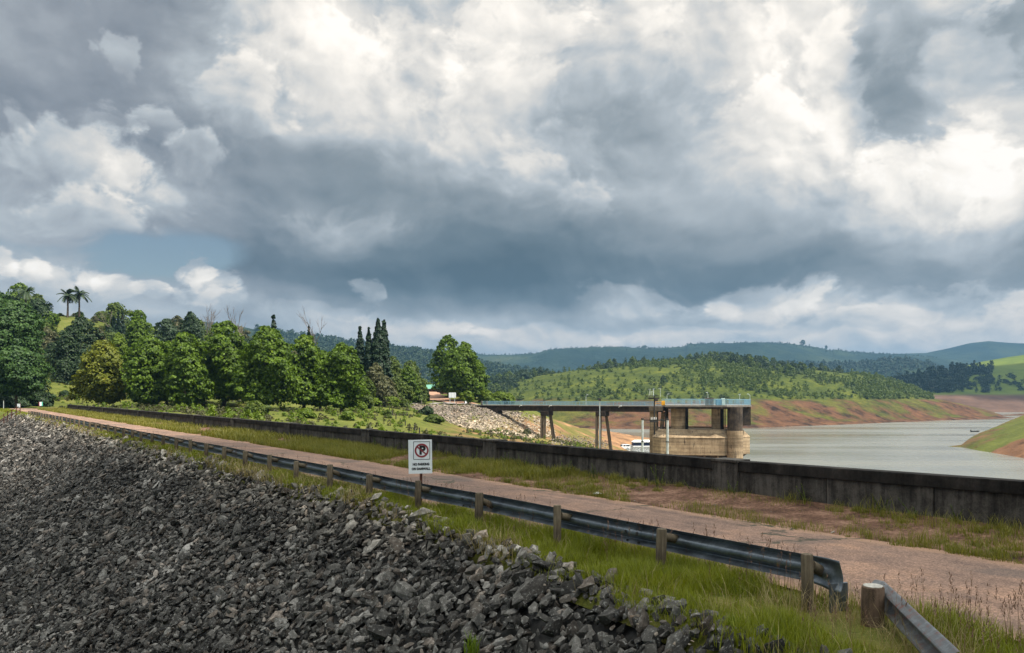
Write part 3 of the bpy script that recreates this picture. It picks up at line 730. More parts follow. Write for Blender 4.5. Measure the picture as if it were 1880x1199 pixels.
def rot_mats(rng, n, tilt):
    """random turn about z, then a random tilt of about `tilt` radians"""
    a = rng.uniform(0, 2 * math.pi, n); b = rng.uniform(0, 2 * math.pi, n); t = np.abs(rng.normal(0, tilt, n))
    Z = np.zeros((n, 3, 3)); Z[:, 0, 0] = np.cos(a); Z[:, 0, 1] = -np.sin(a); Z[:, 1, 0] = np.sin(a); Z[:, 1, 1] = np.cos(a); Z[:, 2, 2] = 1
    ax = np.stack([np.cos(b), np.sin(b), np.zeros(n)], 1); c = np.cos(t)[:, None, None]; s_ = np.sin(t)[:, None, None]
    K = np.zeros((n, 3, 3)); K[:, 0, 2] = ax[:, 1]; K[:, 1, 2] = -ax[:, 0]; K[:, 2, 0] = -ax[:, 1]; K[:, 2, 1] = ax[:, 0]
    T = np.eye(3)[None] + s_ * K + (1 - c) * (K @ K)
    return T @ Z
def scatter_mesh(protos, which, P, Rm, S):
    Vs, Fs, off = [], [], 0
    for k, (V, Fc) in enumerate(protos):
        i = np.nonzero(which == k)[0]
        if not len(i): continue
        W = np.einsum('nij,vj->nvi', Rm[i], V) * S[i, None, None] + P[i, None, :]
        Vs.append(W.reshape(-1, 3)); Fs.append((Fc[None] + (np.arange(len(i)) * len(V))[:, None, None] + off).reshape(-1, 3)); off += len(i) * len(V)
    return np.concatenate(Vs), np.concatenate(Fs)

def build_riprap():
    rng = np.random.default_rng(11)
    # frame of the slope: along the dam, down the slope, normal
    ex = np.array([-ST, CT, 0.0]); k = math.hypot(1, SLOPE)
    ed_ = np.array([-CT / k, -ST / k, -SLOPE / k]); en = np.cross(ex, ed_); en *= np.sign(en[2])
    B = np.stack([ex, np.cross(en, ex), en], 1)
    P, S, T = [], [], []
    for (t0, t1, sp) in ((-3, 24, .128), (24, 52, .165), (52, 104, .225)):
        for layer in range(2):
            ts = np.arange(t0, t1, sp); ss = np.arange(-0.25, 13.0 if t1 < 40 else 9.0, sp * (0.86 if layer == 0 else 1.15))
            Tg, Sg = np.meshgrid(ts, ss); Tg = Tg.ravel() + rng.uniform(-.5, .5, Tg.size) * sp; Sg = Sg.ravel() + rng.uniform(-.5, .5, Sg.size) * sp
            d = edge_d(Tg) - Sg / k + 0.05
            z = slope_z(Tg, d) + (0.0 if layer == 0 else 0.06) + rng.normal(0, .034, Tg.size) + 0.05 * fbm(Tg, d, 0.9, 3, 12)
            z = np.where(Sg < 0.25, z + 0.05, z)
            x, y = damnp(Tg, d)
            ok = y > 3.0
            px, py = proj(x, np.maximum(y, 1), z)
            ok &= (px > -450) & (px < 1700) & (py < 1330)
            if layer == 1: ok &= rng.uniform(size=len(ok)) < 0.7
            P.append(np.stack([x, y, z], 1)[ok])
            q = np.exp(rng.normal(0, .38, ok.sum())) * sp * 1.30
            top = Sg[ok] < 0.9
            q = np.where(top, q * 1.0, q)
            S.append(np.minimum(q, 0.62)); T.append(Tg[ok])
    P = np.concatenate(P); S = np.concatenate(S)
    n = len(P)
    Rm = np.einsum('ij,njk->nik', B, rot_mats(rng, n, 0.55))
    px, py = proj(P[:, 0], P[:, 1], P[:, 2])
    size = np.where((px > 0) & (px < 1880) & (py < 1199), S / P[:, 1], 0)
    order = np.argsort(-size)
    big, rest = order[:300], order[300:]
    near = P[rest, 1] < 22
    w = rng.integers(0, 12, len(rest))
    a, fa = scatter_mesh(ROCKS_FAR, np.where(near, -1, w), P[rest], Rm[rest], S[rest])
    c, fc = scatter_mesh(ROCKS_NEAR, np.where(near, rng.integers(0, 14, len(rest)), -1), P[rest], Rm[rest], S[rest])
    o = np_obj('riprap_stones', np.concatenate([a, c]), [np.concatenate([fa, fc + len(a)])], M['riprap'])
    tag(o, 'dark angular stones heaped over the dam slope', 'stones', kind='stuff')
    protos = []
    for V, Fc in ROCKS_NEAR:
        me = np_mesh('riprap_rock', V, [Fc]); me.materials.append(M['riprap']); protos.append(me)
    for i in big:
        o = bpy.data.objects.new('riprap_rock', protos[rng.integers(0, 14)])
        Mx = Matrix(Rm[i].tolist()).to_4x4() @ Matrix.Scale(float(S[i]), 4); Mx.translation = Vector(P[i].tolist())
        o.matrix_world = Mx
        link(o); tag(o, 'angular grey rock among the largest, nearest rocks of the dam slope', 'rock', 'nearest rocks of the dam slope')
build_riprap()

# ------------------------------------------------------------------ grass
def blades(P, h, w, bend, az, flat=False):
    """P (n,3) roots; each blade: root quad and tip triangle, leaning along az"""
    n = len(P)
    ca, sa = np.cos(az), np.sin(az)
    side = np.stack([-sa, ca, np.zeros(n)], 1) * (w / 2)[:, None]
    mid = P + np.stack([ca * bend * 0.35, sa * bend * 0.35, h * 0.58], 1)
    tip = P + np.stack([ca * bend, sa * bend, h * np.where(bend > h, 0.75, 1.0)], 1)
    V = np.stack([P - side, P + side, mid + side * 0.75, mid - side * 0.75, tip], 1).reshape(-1, 3)
    i = np.arange(n)[:, None] * 5
    return V, np.concatenate([i + [[0, 1, 2, 3]]]), i + [[3, 2, 4]]
def blade_obj(name, P, h, w, bend, rng, mat, label):
    V, q, t = blades(P, h, w, bend, rng.uniform(0, 2 * math.pi, len(P)))
    o = np_obj(name, V, [q, t], mat)
    return tag(o, label, 'grass', kind='stuff')
def verge_points(rng, n, t0, t1, d0, d1, tpow=1.0):
    t = t0 + (t1 - t0) * rng.uniform(size=n) ** tpow; u = rng.uniform(size=n)
    a = d0(t) if callable(d0) else d0; b = d1(t) if callable(d1) else d1
    return t, a + (b - a) * u
def keep_view(P, m=200):
    px, py = proj(P[:, 0], np.maximum(P[:, 1], 0.5), P[:, 2])
    return (P[:, 1] > 4) & (px > -m) & (px < 1880 + m) & (py < 1199 + m)
def build_grass():
    rng = np.random.default_rng(5)
    parts = []
    def left(n, t0, t1, hs, ws, tp=1.0):
        t, d = verge_points(rng, n, t0, t1, lambda t: edge_d(t) - 0.05 - 0.25 * np.clip(fbm(t, t * 0, 1.1, 3, 15), -.6, 1), 7.85, tp)
        e = edge_d(t)
        dens = np.clip((d - e + 0.15) / 0.5, 0.06, 1) * np.clip((7.95 - d) / 0.35, 0.1, 1)
        cl = 0.55 + 0.6 * fbm(t, d, 1.3, 3, 71)
        ok = rng.uniform(size=n) < dens * np.clip(cl, 0.15, 1)
        t, d, cl = t[ok], d[ok], cl[ok]
        x, y = damnp(t, d); P = np.stack([x, y, 0.03 + 0 * x], 1)
        k = keep_view(P); P, cl = P[k], cl[k]
        m = len(P); h = hs * rng.uniform(0.45, 1.15, m) * np.clip(0.6 + 0.5 * cl, .5, 1.2)
        return P, h, ws * rng.uniform(.7, 1.4, m), h * rng.uniform(.1, .75, m)
    for a in ((100000, 0.5, 9, .235, .0070), (80000, 9, 20, .26, .009), (50000, 20, 45, .27, .014), (46000, 45, 125, .26, .03)):
        parts.append(left(*a))
    P, h, w, b = [np.concatenate(v) for v in zip(*parts)]
    for (pt, pd) in ((4.06, 7.11), (4.4, 7.25), (2.55, 5.36), (3.4, 6.5)):     # trodden and shorter round the near posts
        qx, qy = damnp(pt - .25, pd - .25); f_ = np.clip(np.hypot(P[:, 0] - qx, P[:, 1] - qy) / .75, .35, 1); h = h * f_; b = b * f_
    blade_obj('verge_grass', P, h, w, b, rng, M_grass, 'unmown green grass along the guardrail')
    # dead straw standing and lying among the green
    t = np.concatenate([rng.uniform(0.5, 10, 9000), rng.uniform(10, 26, 9000), rng.uniform(26, 80, 6000)]); d = edge_d(t) - .15 + (8.0 - edge_d(t)) * rng.uniform(size=len(t))
    k = rng.uniform(size=len(t)) < np.clip(.35 + 1.0 * fbm(t, d, .9, 3, 73), .05, 1); t, d = t[k], d[k]
    x, y = damnp(t, d); P = np.stack([x, y, 0.03 + 0 * x], 1); P = P[keep_view(P)]; m = len(P); h = rng.uniform(.12, .42, m)
    blade_obj('straw', P, h, np.clip(P[:, 1] * .0006, .004, .02), h * rng.uniform(.2, 1.3, m), rng, LEAF['straw'], 'dry straw standing among the green verge grass')
    # right side strip beside the wall: patchy near, dense and yellow further on
    parts = []
    for (n, t0, t1, hs, ws, dry) in ((26000, -1, 16, .12, .006, 0), (60000, 16, 34, .20, .012, 0), (44000, 34, 125, .24, .03, 0)):
        t, d = verge_points(rng, n, t0, t1, 11.15, 13.75)
        patch = fbm(t, d, 0.8, 4, 81)
        thick = np.clip((t - 12) / 18, 0, 1)
        edge = np.exp(-((d - 11.55) / 0.30) ** 2) * 0.50 + np.exp(-((d - 13.7) / 0.25) ** 2) * 0.45
        pr = np.clip(patch * 1.5 - 0.30 + .35 * vnoise(t, d, 3.1, 82) + edge + thick * 1.1, 0.015, 1)
        ok = rng.uniform(size=n) < pr
        t, d, pr = t[ok], d[ok], pr[ok]
        x, y = damnp(t, d); P = np.stack([x, y, 0.03 + np.clip(d - 12.4, 0, 1.3) * 0.07], 1)
        k = keep_view(P); P, pr = P[k], pr[k]; m = len(P)
        h = hs * rng.uniform(.4, 1.2, m) * np.clip(.5 + pr * .7, .4, 1.2)
        parts.append((P, h, ws * rng.uniform(.7, 1.4, m), h * rng.uniform(.1, .8, m)))
    # separate tufts on the bare soil near the camera
    nt = 1500
    tc, dc = verge_points(rng, nt, 0, 24, 11.2, 13.7)
    pc = fbm(tc, dc, 0.7, 4, 83) + .55 * np.exp(-((dc - 11.6) / .3) ** 2) + .5 * np.exp(-((dc - 13.6) / .2) ** 2)
    k = pc > rng.uniform(-.2, .75, nt); tc, dc = tc[k], dc[k]
    nb = rng.integers(14, 90, len(tc)); big = np.exp(rng.normal(0, .4, len(tc)))
    tt = np.repeat(tc, nb) + rng.normal(0, .055, nb.sum()) * np.repeat(big, nb); dd = np.repeat(dc, nb) + rng.normal(0, .05, nb.sum()) * np.repeat(big, nb)
    x, y = damnp(tt, dd); P = np.stack([x, y, 0.03 + np.clip(dd - 12.4, 0, 1.3) * 0.07], 1); hb = np.repeat(big, nb)
    k = keep_view(P) & (dd < 13.78); P, hb = P[k], hb[k]; m = len(P); h = .11 * hb * rng.uniform(.4, 1.4, m)
    parts.append((P, h, .0065 * rng.uniform(.7, 1.5, m), h * rng.uniform(.1, 1.0, m)))
    P, h, w, b = [np.concatenate(v) for v in zip(*parts)]
    blade_obj('wallside_grass', P, h, w, b, rng, M_dry, 'patchy yellowish grass between road and parapet wall')
    # seed heads: thin stalks with a ragged tuft on top
    t = np.concatenate([rng.uniform(1.5, 6.5, 420), rng.uniform(6, 14, 260), rng.uniform(14, 40, 200)]); d = edge_d(t) + 0.1 + (7.75 - edge_d(t)) * rng.uniform(size=len(t)) ** 0.7
    d = np.where(rng.uniform(size=len(t)) < .25, 7.4 + .4 * rng.uniform(size=len(t)), d)
    cl = fbm(t, d, 1.1, 3, 91); k = cl > -0.15; t, d = t[k], d[k]
    x, y = damnp(t, d); P = np.stack([x, y, 0.03 + 0 * x], 1); k = keep_view(P); P = P[k]; m = len(P)
    h = rng.uniform(.30, .62, m); az = rng.uniform(0, 6.28, m); bend = h * rng.uniform(.05, .35, m)
    V1, q1, t1 = blades(P, h, np.full(m, .004), bend, az)
    tips = P + np.stack([np.cos(az) * bend, np.sin(az) * bend, h], 1)
    reps = 12
    base = np.repeat(tips, reps, 0); base[:, 2] -= np.tile(np.linspace(0, .13, reps), m); base += rng.normal(0, .006, base.shape)
    V2, q2, t2 = blades(base, rng.uniform(.015, .04, len(base)), np.full(len(base), .007), rng.uniform(.005, .03, len(base)), rng.uniform(0, 6.28, len(base)))
    o = np_obj('grass_seed_heads', np.concatenate([V1, V2]), [np.concatenate([q1, q2 + len(V1)]), np.concatenate([t1, t2 + len(V1)])], LEAF['seed'])
    tag(o, 'reddish brown seed heads above the verge grass', 'grass', kind='stuff')
def build_pebbles():
    rng = np.random.default_rng(61)
    t = np.concatenate([rng.uniform(0, 14, 900), rng.uniform(14, 40, 700), rng.uniform(3, 18, 260)]); d = np.concatenate([11.1 + 2.6 * rng.uniform(size=1600), edge_d(t[1600:]) + rng.normal(0, .18, 260)])
    x, y = damnp(t, d); z = 0.035 + np.clip(d - 12.4, 0, 1.3) * 0.07 * (d > 11)
    n = len(t); V, fc = scatter_mesh(ROCKS_FAR, rng.integers(0, 12, n), np.stack([x, y, z], 1), rot_mats(rng, n, .5), np.exp(rng.normal(-3.2, .45, n)))
    tag(np_obj('pebbles', V, [fc], M['rubble2']), 'small loose stones scattered on the road verges', 'stones', kind='stuff')
M['rubble2'] = rock_material('weathered_rubble_stone', [(0.15, (0.06, 0.05, 0.042)), (0.45, (0.15, 0.125, 0.10)), (0.75, (0.27, 0.23, 0.19)), (1.0, (0.45, 0.39, 0.32))], (0.20, 0.17, 0.14))
build_pebbles()
M_grass = LEAF['grass']; M_dry = LEAF['drygrass']
build_grass()

def tuft(name, x, y, z, n, h, spread, mat, label, cat, group, seed, w=0.012):
    rng = np.random.default_rng(seed)
    P = np.stack([rng.normal(0, spread, n), rng.normal(0, spread, n), np.zeros(n)], 1)
    hh = h * rng.uniform(.4, 1.1, n)
    V, q, t = blades(P, hh, w * rng.uniform(.7, 1.4, n), hh * rng.uniform(.1, .8, n), rng.uniform(0, 6.28, n))
    o = np_obj(name, V, [q, t], mat); o.location = (x, y, z)
    return tag(o, label, cat, group)
def weed(name, x, y, h, seed, label, group):
    """a tall leafy weed: a stem with many narrow leaves"""
    rng = np.random.default_rng(seed)
    root = empty(name, (x, y, 0.09), label, 'weed', group)
    stems = MB(); V, q, t = [], [], []; off = 0
    for s in range(rng.integers(2, 5)):
        b = np.array([rng.normal(0, .05), rng.normal(0, .05), 0.0]); lean = rng.normal(0, .12, 2); hs = h * rng.uniform(.6, 1.05)
        stems.tube([tuple(b), (b[0] + lean[0] * .4, b[1] + lean[1] * .4, hs * .5), (b[0] + lean[0], b[1] + lean[1], hs)], [.006, .005, .002], 4)
        m = 34; u = rng.uniform(.1, 1, m)
        P = b + np.stack([lean[0] * u, lean[1] * u, hs * u], 1)
        ll = h * rng.uniform(.08, .2, m) * (1.2 - .6 * u)
        v, qq, tt = blades(P, ll * .55, np.full(m, .016), ll, rng.uniform(0, 6.28, m))
        V.append(v); q.append(qq + off); t.append(tt + off); off += len(v)
    stems.build('stem', LEAF['bush'], root)
    np_obj('leaves', np.concatenate(V), [np.concatenate(q), np.concatenate(t)], LEAF['bush'], root)
for i in range(26):
    rng_ = random.Random(300 + i)
    t = rng_.choice([rng_.uniform(3.0, 10), rng_.uniform(10, 24), rng_.uniform(24, 34)]); d = 13.62 - abs(rng_.gauss(0, .16))
    x, y = damnp(t, d)
    weed('wall_weed', x, y, rng_.uniform(.25, .55), 400 + i, 'leafy green weed growing at the foot of the parapet wall', 'weeds along the parapet wall')
for i, (px, py) in enumerate(((868, 1196), (1345, 1165), (1420, 1190))):
    Y = (CAMZ - 0.05) * F / (py - HORIZON) if i else 8.6
    x, y, z = at(px, py, Y)
    tuft('grass_tuft', x, y, z - .02, 60, .22, .035, LEAF['lime'], ('small bright green tuft sprouting between the dark rocks', 'bright green tuft where the rocks meet the grass, left one', 'bright green tuft where the rocks meet the grass, right one')[i], 'grass tuft', None, 40 + i)

# ------------------------------------------------------------------ the parapet wall
def dambox(mb, t0, t1, d0, d1, z0, z1, bev=0.0):
    a = dam((t0 + t1) / 2, (d0 + d1) / 2, (z0 + z1) / 2)
    return mb.box(a, (t1 - t0, d1 - d0, z1 - z0), Matrix.Rotation(TH + math.pi / 2, 3, 'Z'), bev)
def damcurve(t):                       # the far end of the wall leans away from the axis a little
    return 0.0
wx, wy = damnp(20, 13.9)
WALLT = [-8 + 0.0]
pill = [2.4, 11.15, 20.1, 28.8, 37.4, 46.1, 54.8, 63.4, 72.0, 80.7, 89.4, 98.0, 106.7, 115.0]
wall = empty('parapet_wall', (wx, wy, 0), 'long stained concrete parapet wall along the water side of the dam road', 'wall')
def wpart(mb, name, mat):
    for v in mb.bm.verts:              # the top follows the slight rise of the crest towards the near end
        if v.co.z > .5: v.co.z += -.065 + .10 * min(max((11.0 - todam(v.co.x, v.co.y)[0]) / 9.0, 0), 1)
    o = mb.build(name, mat); o.parent = wall; o.matrix_parent_inverse = Matrix.Translation((-wx, -wy, 0)); return o
prev = -6.4
for i, tp in enumerate(pill):
    a = prev + (0.32 if i else 0); b = tp - 0.32
    n_sub = max(1, round((b - a) / 2.0)); L = (b - a) / n_sub
    mb = MB()
    for k in range(n_sub): dambox(mb, a + k * L + 0.008, a + (k + 1) * L - 0.008, 13.80 + 0.004 * (k % 2), 14.02, -0.3, 0.66, 0.012)
    wpart(mb, 'wall_panel', M['wall'])
    mb = MB(); dambox(mb, a - 0.01, b + 0.01, 13.755, 14.06, 0.662, 0.875, 0.014); wpart(mb, 'coping', M['coping'])
    mb = MB(); dambox(mb, tp - 0.32, tp + 0.32, 13.70, 14.10, -0.3, 0.84, 0.012); dambox(mb, tp - 0.35, tp + 0.35, 13.67, 14.13, 0.842, 0.90, 0.012)
    wpart(mb, 'pillar', M['wall'])
    prev = tp

# ------------------------------------------------------------------ guardrails
def wprofile(zs=1.0):
    """(outward, height) of a W-beam section, 0.31 m tall"""
    h = [(.0, -.155), (.012, -.151), (.030, -.136), (.066, -.110), (.078, -.098), (.080, -.088), (.070, -.074), (.024, -.048), (.006, -.034), (.0, -.018)]
    pts = h + [(0.0, 0.0)] + [(a, -b) for a, b in h[::-1]]
    return [(a, b * .89) for a, b in pts]
def beam_mesh(path, out_sign=-1.0, scale=None):
    """path: list of (t, d, z centre); beam of 4 mm sheet; the ridges point to side out_sign of the axis"""
    pr = wprofile(); V = []; n = len(pr)
    for j, (t, d, z) in enumerate(path):
        a = path[max(j - 1, 0)]; b = path[min(j + 1, len(path) - 1)]
        dt, dd = b[0] - a[0], b[1] - a[1]; L = math.hypot(dt, dd); nt, nd = -dd / L, dt / L
        s = scale[j] if scale else 1.0
        for k in (0, 1):
            for (o, h) in pr:
                oo = (o * s + 0.004 * k) * out_sign
                V.append(dam(t + nt * oo, d + nd * oo, z + h))
    f = []
    w = 2 * n
    for j in range(len(path) - 1):
        for k in (0, 1):
            for i in range(n - 1):
                a = j * w + k * n + i; q = (a, a + 1, a + 1 + w, a + w)
                f.append(q if k else q[::-1])
        for i in (0, n - 1):
            a = j * w + i; b = a + n; q = (a, b, b + w, a + w); f.append(q if i == 0 else q[::-1])
    for j in (0, len(path) - 1):
        for i in range(n - 1):
            a = j * w + i; q = (a, a + n, a + n + 1, a + 1); f.append(q)
    return np.array(V), np.array(f)
gx, gy = damnp(4.75, 7.1)
rail = empty('guardrail', (gx, gy, 0), 'long corrugated steel guardrail on wooden posts beside the dam road', 'guardrail')
def gpart(o, par=None):
    o.parent = rail; o.matrix_parent_inverse = Matrix.Translation((-gx, -gy, 0)); return o
T0 = 4.72; STEP = 1.985
zrail = 0.452
path = [(t, 7.29 + 0.012 * math.sin(t * 1.3), zrail + 0.008 * math.sin(t * .8)) for t in np.arange(T0 + 0.10, 88, 0.4)]
V, f = beam_mesh(path, 1.0)
gb = np_obj('rail_beam', V, [f], M['rail'], smooth=True); gb.data.set_sharp_from_angle(angle=R(50)); gpart(gb)
for i in range(1, 9, 2):               # lapped joints with bolts
    tj = T0 + i * STEP + .55
    V, f = beam_mesh([(tj + q, 7.284 + 0.012 * math.sin((tj + q) * 1.3), zrail + 0.008 * math.sin((tj + q) * .8)) for q in (0, .16, .32)], 1.0)
    sp_ = np_obj('splice_plate', V, [f], M['rail'], smooth=True); sp_.data.set_sharp_from_angle(angle=R(50)); gpart(sp_)
    mb = MB()
    for q in (.06, .26):
        for zz in (-.12, -.01, .01, .12): c0 = Vector(dam(tj + q, 7.285 + (.03 if abs(zz) > .1 else 0), zrail + zz * .94)); mb.tube([tuple(c0), tuple(c0 + Vector(dam(0, -.022, 0)))], .013, 6)
    gpart(mb.build('joint_bolts', M['darksteel']))
# crumpled end piece, turned down at the near end
mb = MB()
nn = 14
rings = []
for j in range(nn):
    u = j / (nn - 1); t = T0 + 0.10 - 0.36 * u
    flare = 0.139 + 0.025 * u
    ring = []
    for k in range(12):
        q = k / 11; h = (q - .5) * 2 * flare
        wob = (0.04 - 0.04 * math.cos(q * 4 * math.pi)) * (1 - u) ** 1.5 + 0.06 * u * u * math.sin(q * 3.1) + 0.016 * math.sin(u * 7 + q * 5) * u
        ring.append((t, 7.27 + wob - 0.05 * u * u, zrail + h - 0.02 * u))
    rings.append(ring)
V = np.array([dam(*p) for r in rings for p in r]); 
V2 = np.array([dam(p[0], p[1] + .006, p[2]) for r in rings for p in r])
g = grid_faces(nn, 12); m = nn * 12
bd = [(i * 12 + 0, (i + 1) * 12 + 0) for i in range(nn - 1)] + [((i + 1) * 12 + 11, i * 12 + 11) for i in range(nn - 1)] + [((nn - 1) * 12 + k, (nn - 1) * 12 + k + 1) for k in range(11)]
side = np.array([(a, b, b + m, a + m) for a, b in bd])
gpart(np_obj('end_piece', np.concatenate([V, V2]), [g, g[:, ::-1] + m, side], M['rail'], smooth=True))
mb = MB(); a = dam(T0 - 0.20, 7.30, 0.16); mb.box(a, (0.03, 0.20, 0.40), Matrix.Rotation(TH + 1.2, 3, 'Z'), .006); gpart(mb.build('end_bracket', M['rail']))
def wood_post(mb, r, h, tilt):
    """an unevenly round post, 0.3 m of it in the ground"""
    rr = random.Random(int(h * 1e5))
    pts = [(0, 0, -0.3), (tilt[0] * .5, tilt[1] * .5, h * .5), (tilt[0], tilt[1], h - .012), (tilt[0], tilt[1], h)]
    mb.tube(pts, [r * 1.03, r, r * .98, r * .88], 14); return mb
for i in range(42):
    t = T0 + i * STEP; rr = random.Random(i + 50)
    hgt = 0.62 + rr.uniform(-.035, .035); r = 0.062 + rr.uniform(-.006, .008)
    x, y = damnp(t, 7.08 + rr.uniform(-.02, .02))
    p = wood_post(MB(), r, hgt, (rr.uniform(-.02, .02), rr.uniform(-.02, .02))).build('post', M['wood'], smooth=True)
    p.parent = rail; p.matrix_parent_inverse = Matrix.Identity(4); p.location = (x - gx, y - gy, 0.02)
    if i < 24:
        # the round spacer block between post and beam, bolted through
        a = Vector(dam(0, 0.05, .50)) ; b = Vector(dam(0, 0.27, .45 if i % 3 else .40))
        s = MB().tube([tuple(a), tuple(b)], [.055, .055], 10).build('spacer', M['wood'], smooth=True); s.parent = p
        bl = MB(); c = Vector(dam(0, 0.30, .45)); bl.tube([tuple(c), tuple(c + Vector(dam(0, .035, 0)))], .02, 6); s2 = bl.build('bolt', M['darksteel']); s2.parent = p

# second guardrail: bends outwards and dips into the grass
q0 = damnp(4.06, 7.14)
rail2 = empty('guardrail', (q0[0], q0[1], 0), 'short peeling guardrail end dipping into the grass, nearest the camera', 'guardrail')
def g2(o): o.parent = rail2; o.matrix_parent_inverse = Matrix.Translation((-q0[0], -q0[1], 0)); return o
A = (4.10, 7.40, .30); Bp = (2.62, 5.70, .34)
path = []
for u in np.linspace(0, 1, 18):
    path.append((A[0] + (Bp[0] - A[0]) * u - .28 * u * (1 - u) * 0, A[1] + (Bp[1] - A[1]) * u + .26 * 4 * u * (1 - u) * .3, A[2] + (Bp[2] - A[2]) * u - .05 * math.sin(u * 3.1)))
path = [(4.20, 7.42, .30)] + path
V, f = beam_mesh(path, 1.0)
g2(np_obj('rail_beam', V, [f], M['oldrail']))
for (t, d, h, r, nm) in ((4.06, 7.11, .445, .104, 'post'), (2.55, 5.36, .50, .10, 'post')):
    x, y = damnp(t, d)
    p = wood_post(MB(), r, h, (.01, 0)).build(nm, M['wood_dark'], smooth=True); p.parent = rail2; p.location = (x - q0[0], y - q0[1], 0)
    e = MB().tube([(.01, 0, h + .001), (.01, 0, h + .006)], [r * .86, r * .84], 14).build('post_end', M['woodend']); e.parent = p

# ------------------------------------------------------------------ signs
def text_mesh(s, size, mat, parent, loc, rot, bold=0.0, sx=1.0, name='lettering'):
    c = bpy.data.curves.new('lettering', 'FONT'); c.body = s; c.size = size; c.align_x = 'CENTER'; c.align_y = 'CENTER'
    c.offset = bold; c.extrude = 0.0008; c.resolution_u = 4
    o = bpy.data.objects.new('tmp', c); COL.objects.link(o)
    dg = bpy.context.evaluated_depsgraph_get(); dg.update()
    me = bpy.data.meshes.new_from_object(o.evaluated_get(dg)); me.name = name
    COL.objects.unlink(o); bpy.data.objects.remove(o)
    me.materials.clear(); me.materials.append(mat)
    ob = bpy.data.objects.new(name, me); ob.location = loc; ob.rotation_euler = rot; ob.scale = (sx, 1, 1)
    return link(ob, parent)
def ring_mesh(r0, r1, n=40, th=0.0016):
    mb = MB(); ang = [2 * math.pi * i / n for i in range(n)]
    for i in range(n):
        a, b = ang[i], ang[(i + 1) % n]
        mb.face([(r0 * math.cos(a), -th, r0 * math.sin(a)), (r1 * math.cos(a), -th, r1 * math.sin(a)), (r1 * math.cos(b), -th, r1 * math.sin(b)), (r0 * math.cos(b), -th, r0 * math.sin(b))])
    return mb
SY = 1462 * CAMZ / (938 - HORIZON)
sx_, sy_, sz_ = at(773, 938, SY)
k = SY / F
sign = empty('no_parking_sign', (sx_, sy_, 0.0), 'white no parking sign with crossed out letter P on a rusty post', 'sign', rz=R(6))
zc = CAMZ - (838.5 - HORIZON) * k
MB().box((0, 0.03, zc / 2 - .05), (.05, .025, zc + .1), None, .004).build('post', M['rust'], sign)
W_, H_ = 43.0 * k, 62 * k
MB().box((0.0, 0, zc), (W_, .012, H_), None, .003).build('panel', M['signwhite'], sign).rotation_euler = (0, R(-.8), 0)
fr = MB(); bx, bz = 0.0, zc + .105 * H_ * 1.75; bw, bh = .69 * W_, .52 * H_
for (cx, cz, w, h) in ((0, bh / 2, bw, .010), (0, -bh / 2, bw, .010), (-bw / 2, 0, .010, bh), (bw / 2, 0, .010, bh)):
    fr.box((bx + .012 + cx, -.0078, bz + cz), (w, .002, h))
fr.build('border', M['black'], sign)
rm = ring_mesh(.225 * W_, .30 * W_); q = Matrix.Rotation(R(45), 3, 'Y')
o = rm.build('prohibition_ring', M['signred'], sign, normals=False); o.location = (bx + .012, -.0085, bz)
o2 = MB().box((0, 0, 0), (.50 * W_, .0012, .060 * W_), Matrix.Rotation(R(40), 3, 'Y')).build('slash', M['signred'], o); o2.location = (0, -.0022, 0)
text_mesh('P', .50 * W_, M['black'], sign, (bx + .022, -.0078, bz - .002), (R(90), 0, 0), .012, 1.0)
text_mesh('NO PARKING', .135 * W_, M['black'], sign, (0.0, -.0075, zc - .225 * H_), (R(90), R(-1), 0), .0042, .86)
text_mesh('ON DAMWALL', .135 * W_, M['black'], sign, (0.0, -.0075, zc - .36 * H_), (R(90), R(-1), 0), .0042, .86)

# small sign board at the far end of the wall
x, y, z = at(75, 751, 112)
s = empty('small_sign', (x, y, 0), 'small white sign with red and green edges at the far wall end', 'sign', rz=R(25))
kk = 112 / F
MB().box((0, .05, .2), (.06, .05, 1.0)).build('post', M['darksteel'], s)
MB().box((0, 0, .75), (.46, .02, .55)).build('panel', M['signwhite'], s)
MB().box((-.20, -.013, .75), (.09, .004, .55)).build('red_strip', M['signred'], s); MB().box((.17, -.013, .75), (.14, .004, .55)).build('green_strip', M['signgreen'], s)
# litter
x, y, z = at(1097, 908, F * (CAMZ - .06) / (908 - HORIZON))
mb = MB(); rr = random.Random(3)
pts = [(-.10, -.02), (-.03, -.06), (.09, -.04), (.11, .03), (.02, .06), (-.07, .05)]
c0 = (0, 0, .05)
for i in range(6):
    a, b = pts[i], pts[(i + 1) % 6]; mb.face([c0, (*a, rr.uniform(.0, .03)), (*b, rr.uniform(0, .03))])
mb.build('litter_scrap', M['paper']).location = (x, y, z + .01)
tag(bpy.data.objects['litter_scrap'], 'crumpled scrap of white paper lying at the road edge', 'litter')
# rusty fence at the far end of the rock slope
def on_slope(px, py):
    dx, dz = (px - 940) / F, -(py - HORIZON) / F
    lo, hi = 2.0, 110.0
    for _ in range(50):
        m = (lo + hi) / 2; t, d = todam(dx * m, m); zz = float(slope_z(t, d))
        if CAMZ + dz * m > zz: lo = m
        else: hi = m
    return dx * lo, lo, CAMZ + dz * lo
fp = [on_slope(px, py) for px, py in ((37, 763), (30, 766), (21.5, 771), (14, 774), (7, 779), (-2, 785), (-12, 792), (-24, 800))]
fence = empty('rusty_fence', fp[0], 'low rusty post and rail fence at far end of the rock slope', 'fence')
o0 = Vector(fp[0])
for i, p in enumerate(fp):
    v = Vector(p) - o0; hh = 1.05 if i else 1.25
    q = MB().tube([(0, 0, -.4), (0, 0, hh)], .04, 6).build('post', M['rust'], fence); q.location = v
for z0 in (.55, .98):
    MB().tube([tuple(Vector(p) - o0 + Vector((0, 0, z0))) for p in fp], .022, 5).build('fence_rail', M['rust'], fence)
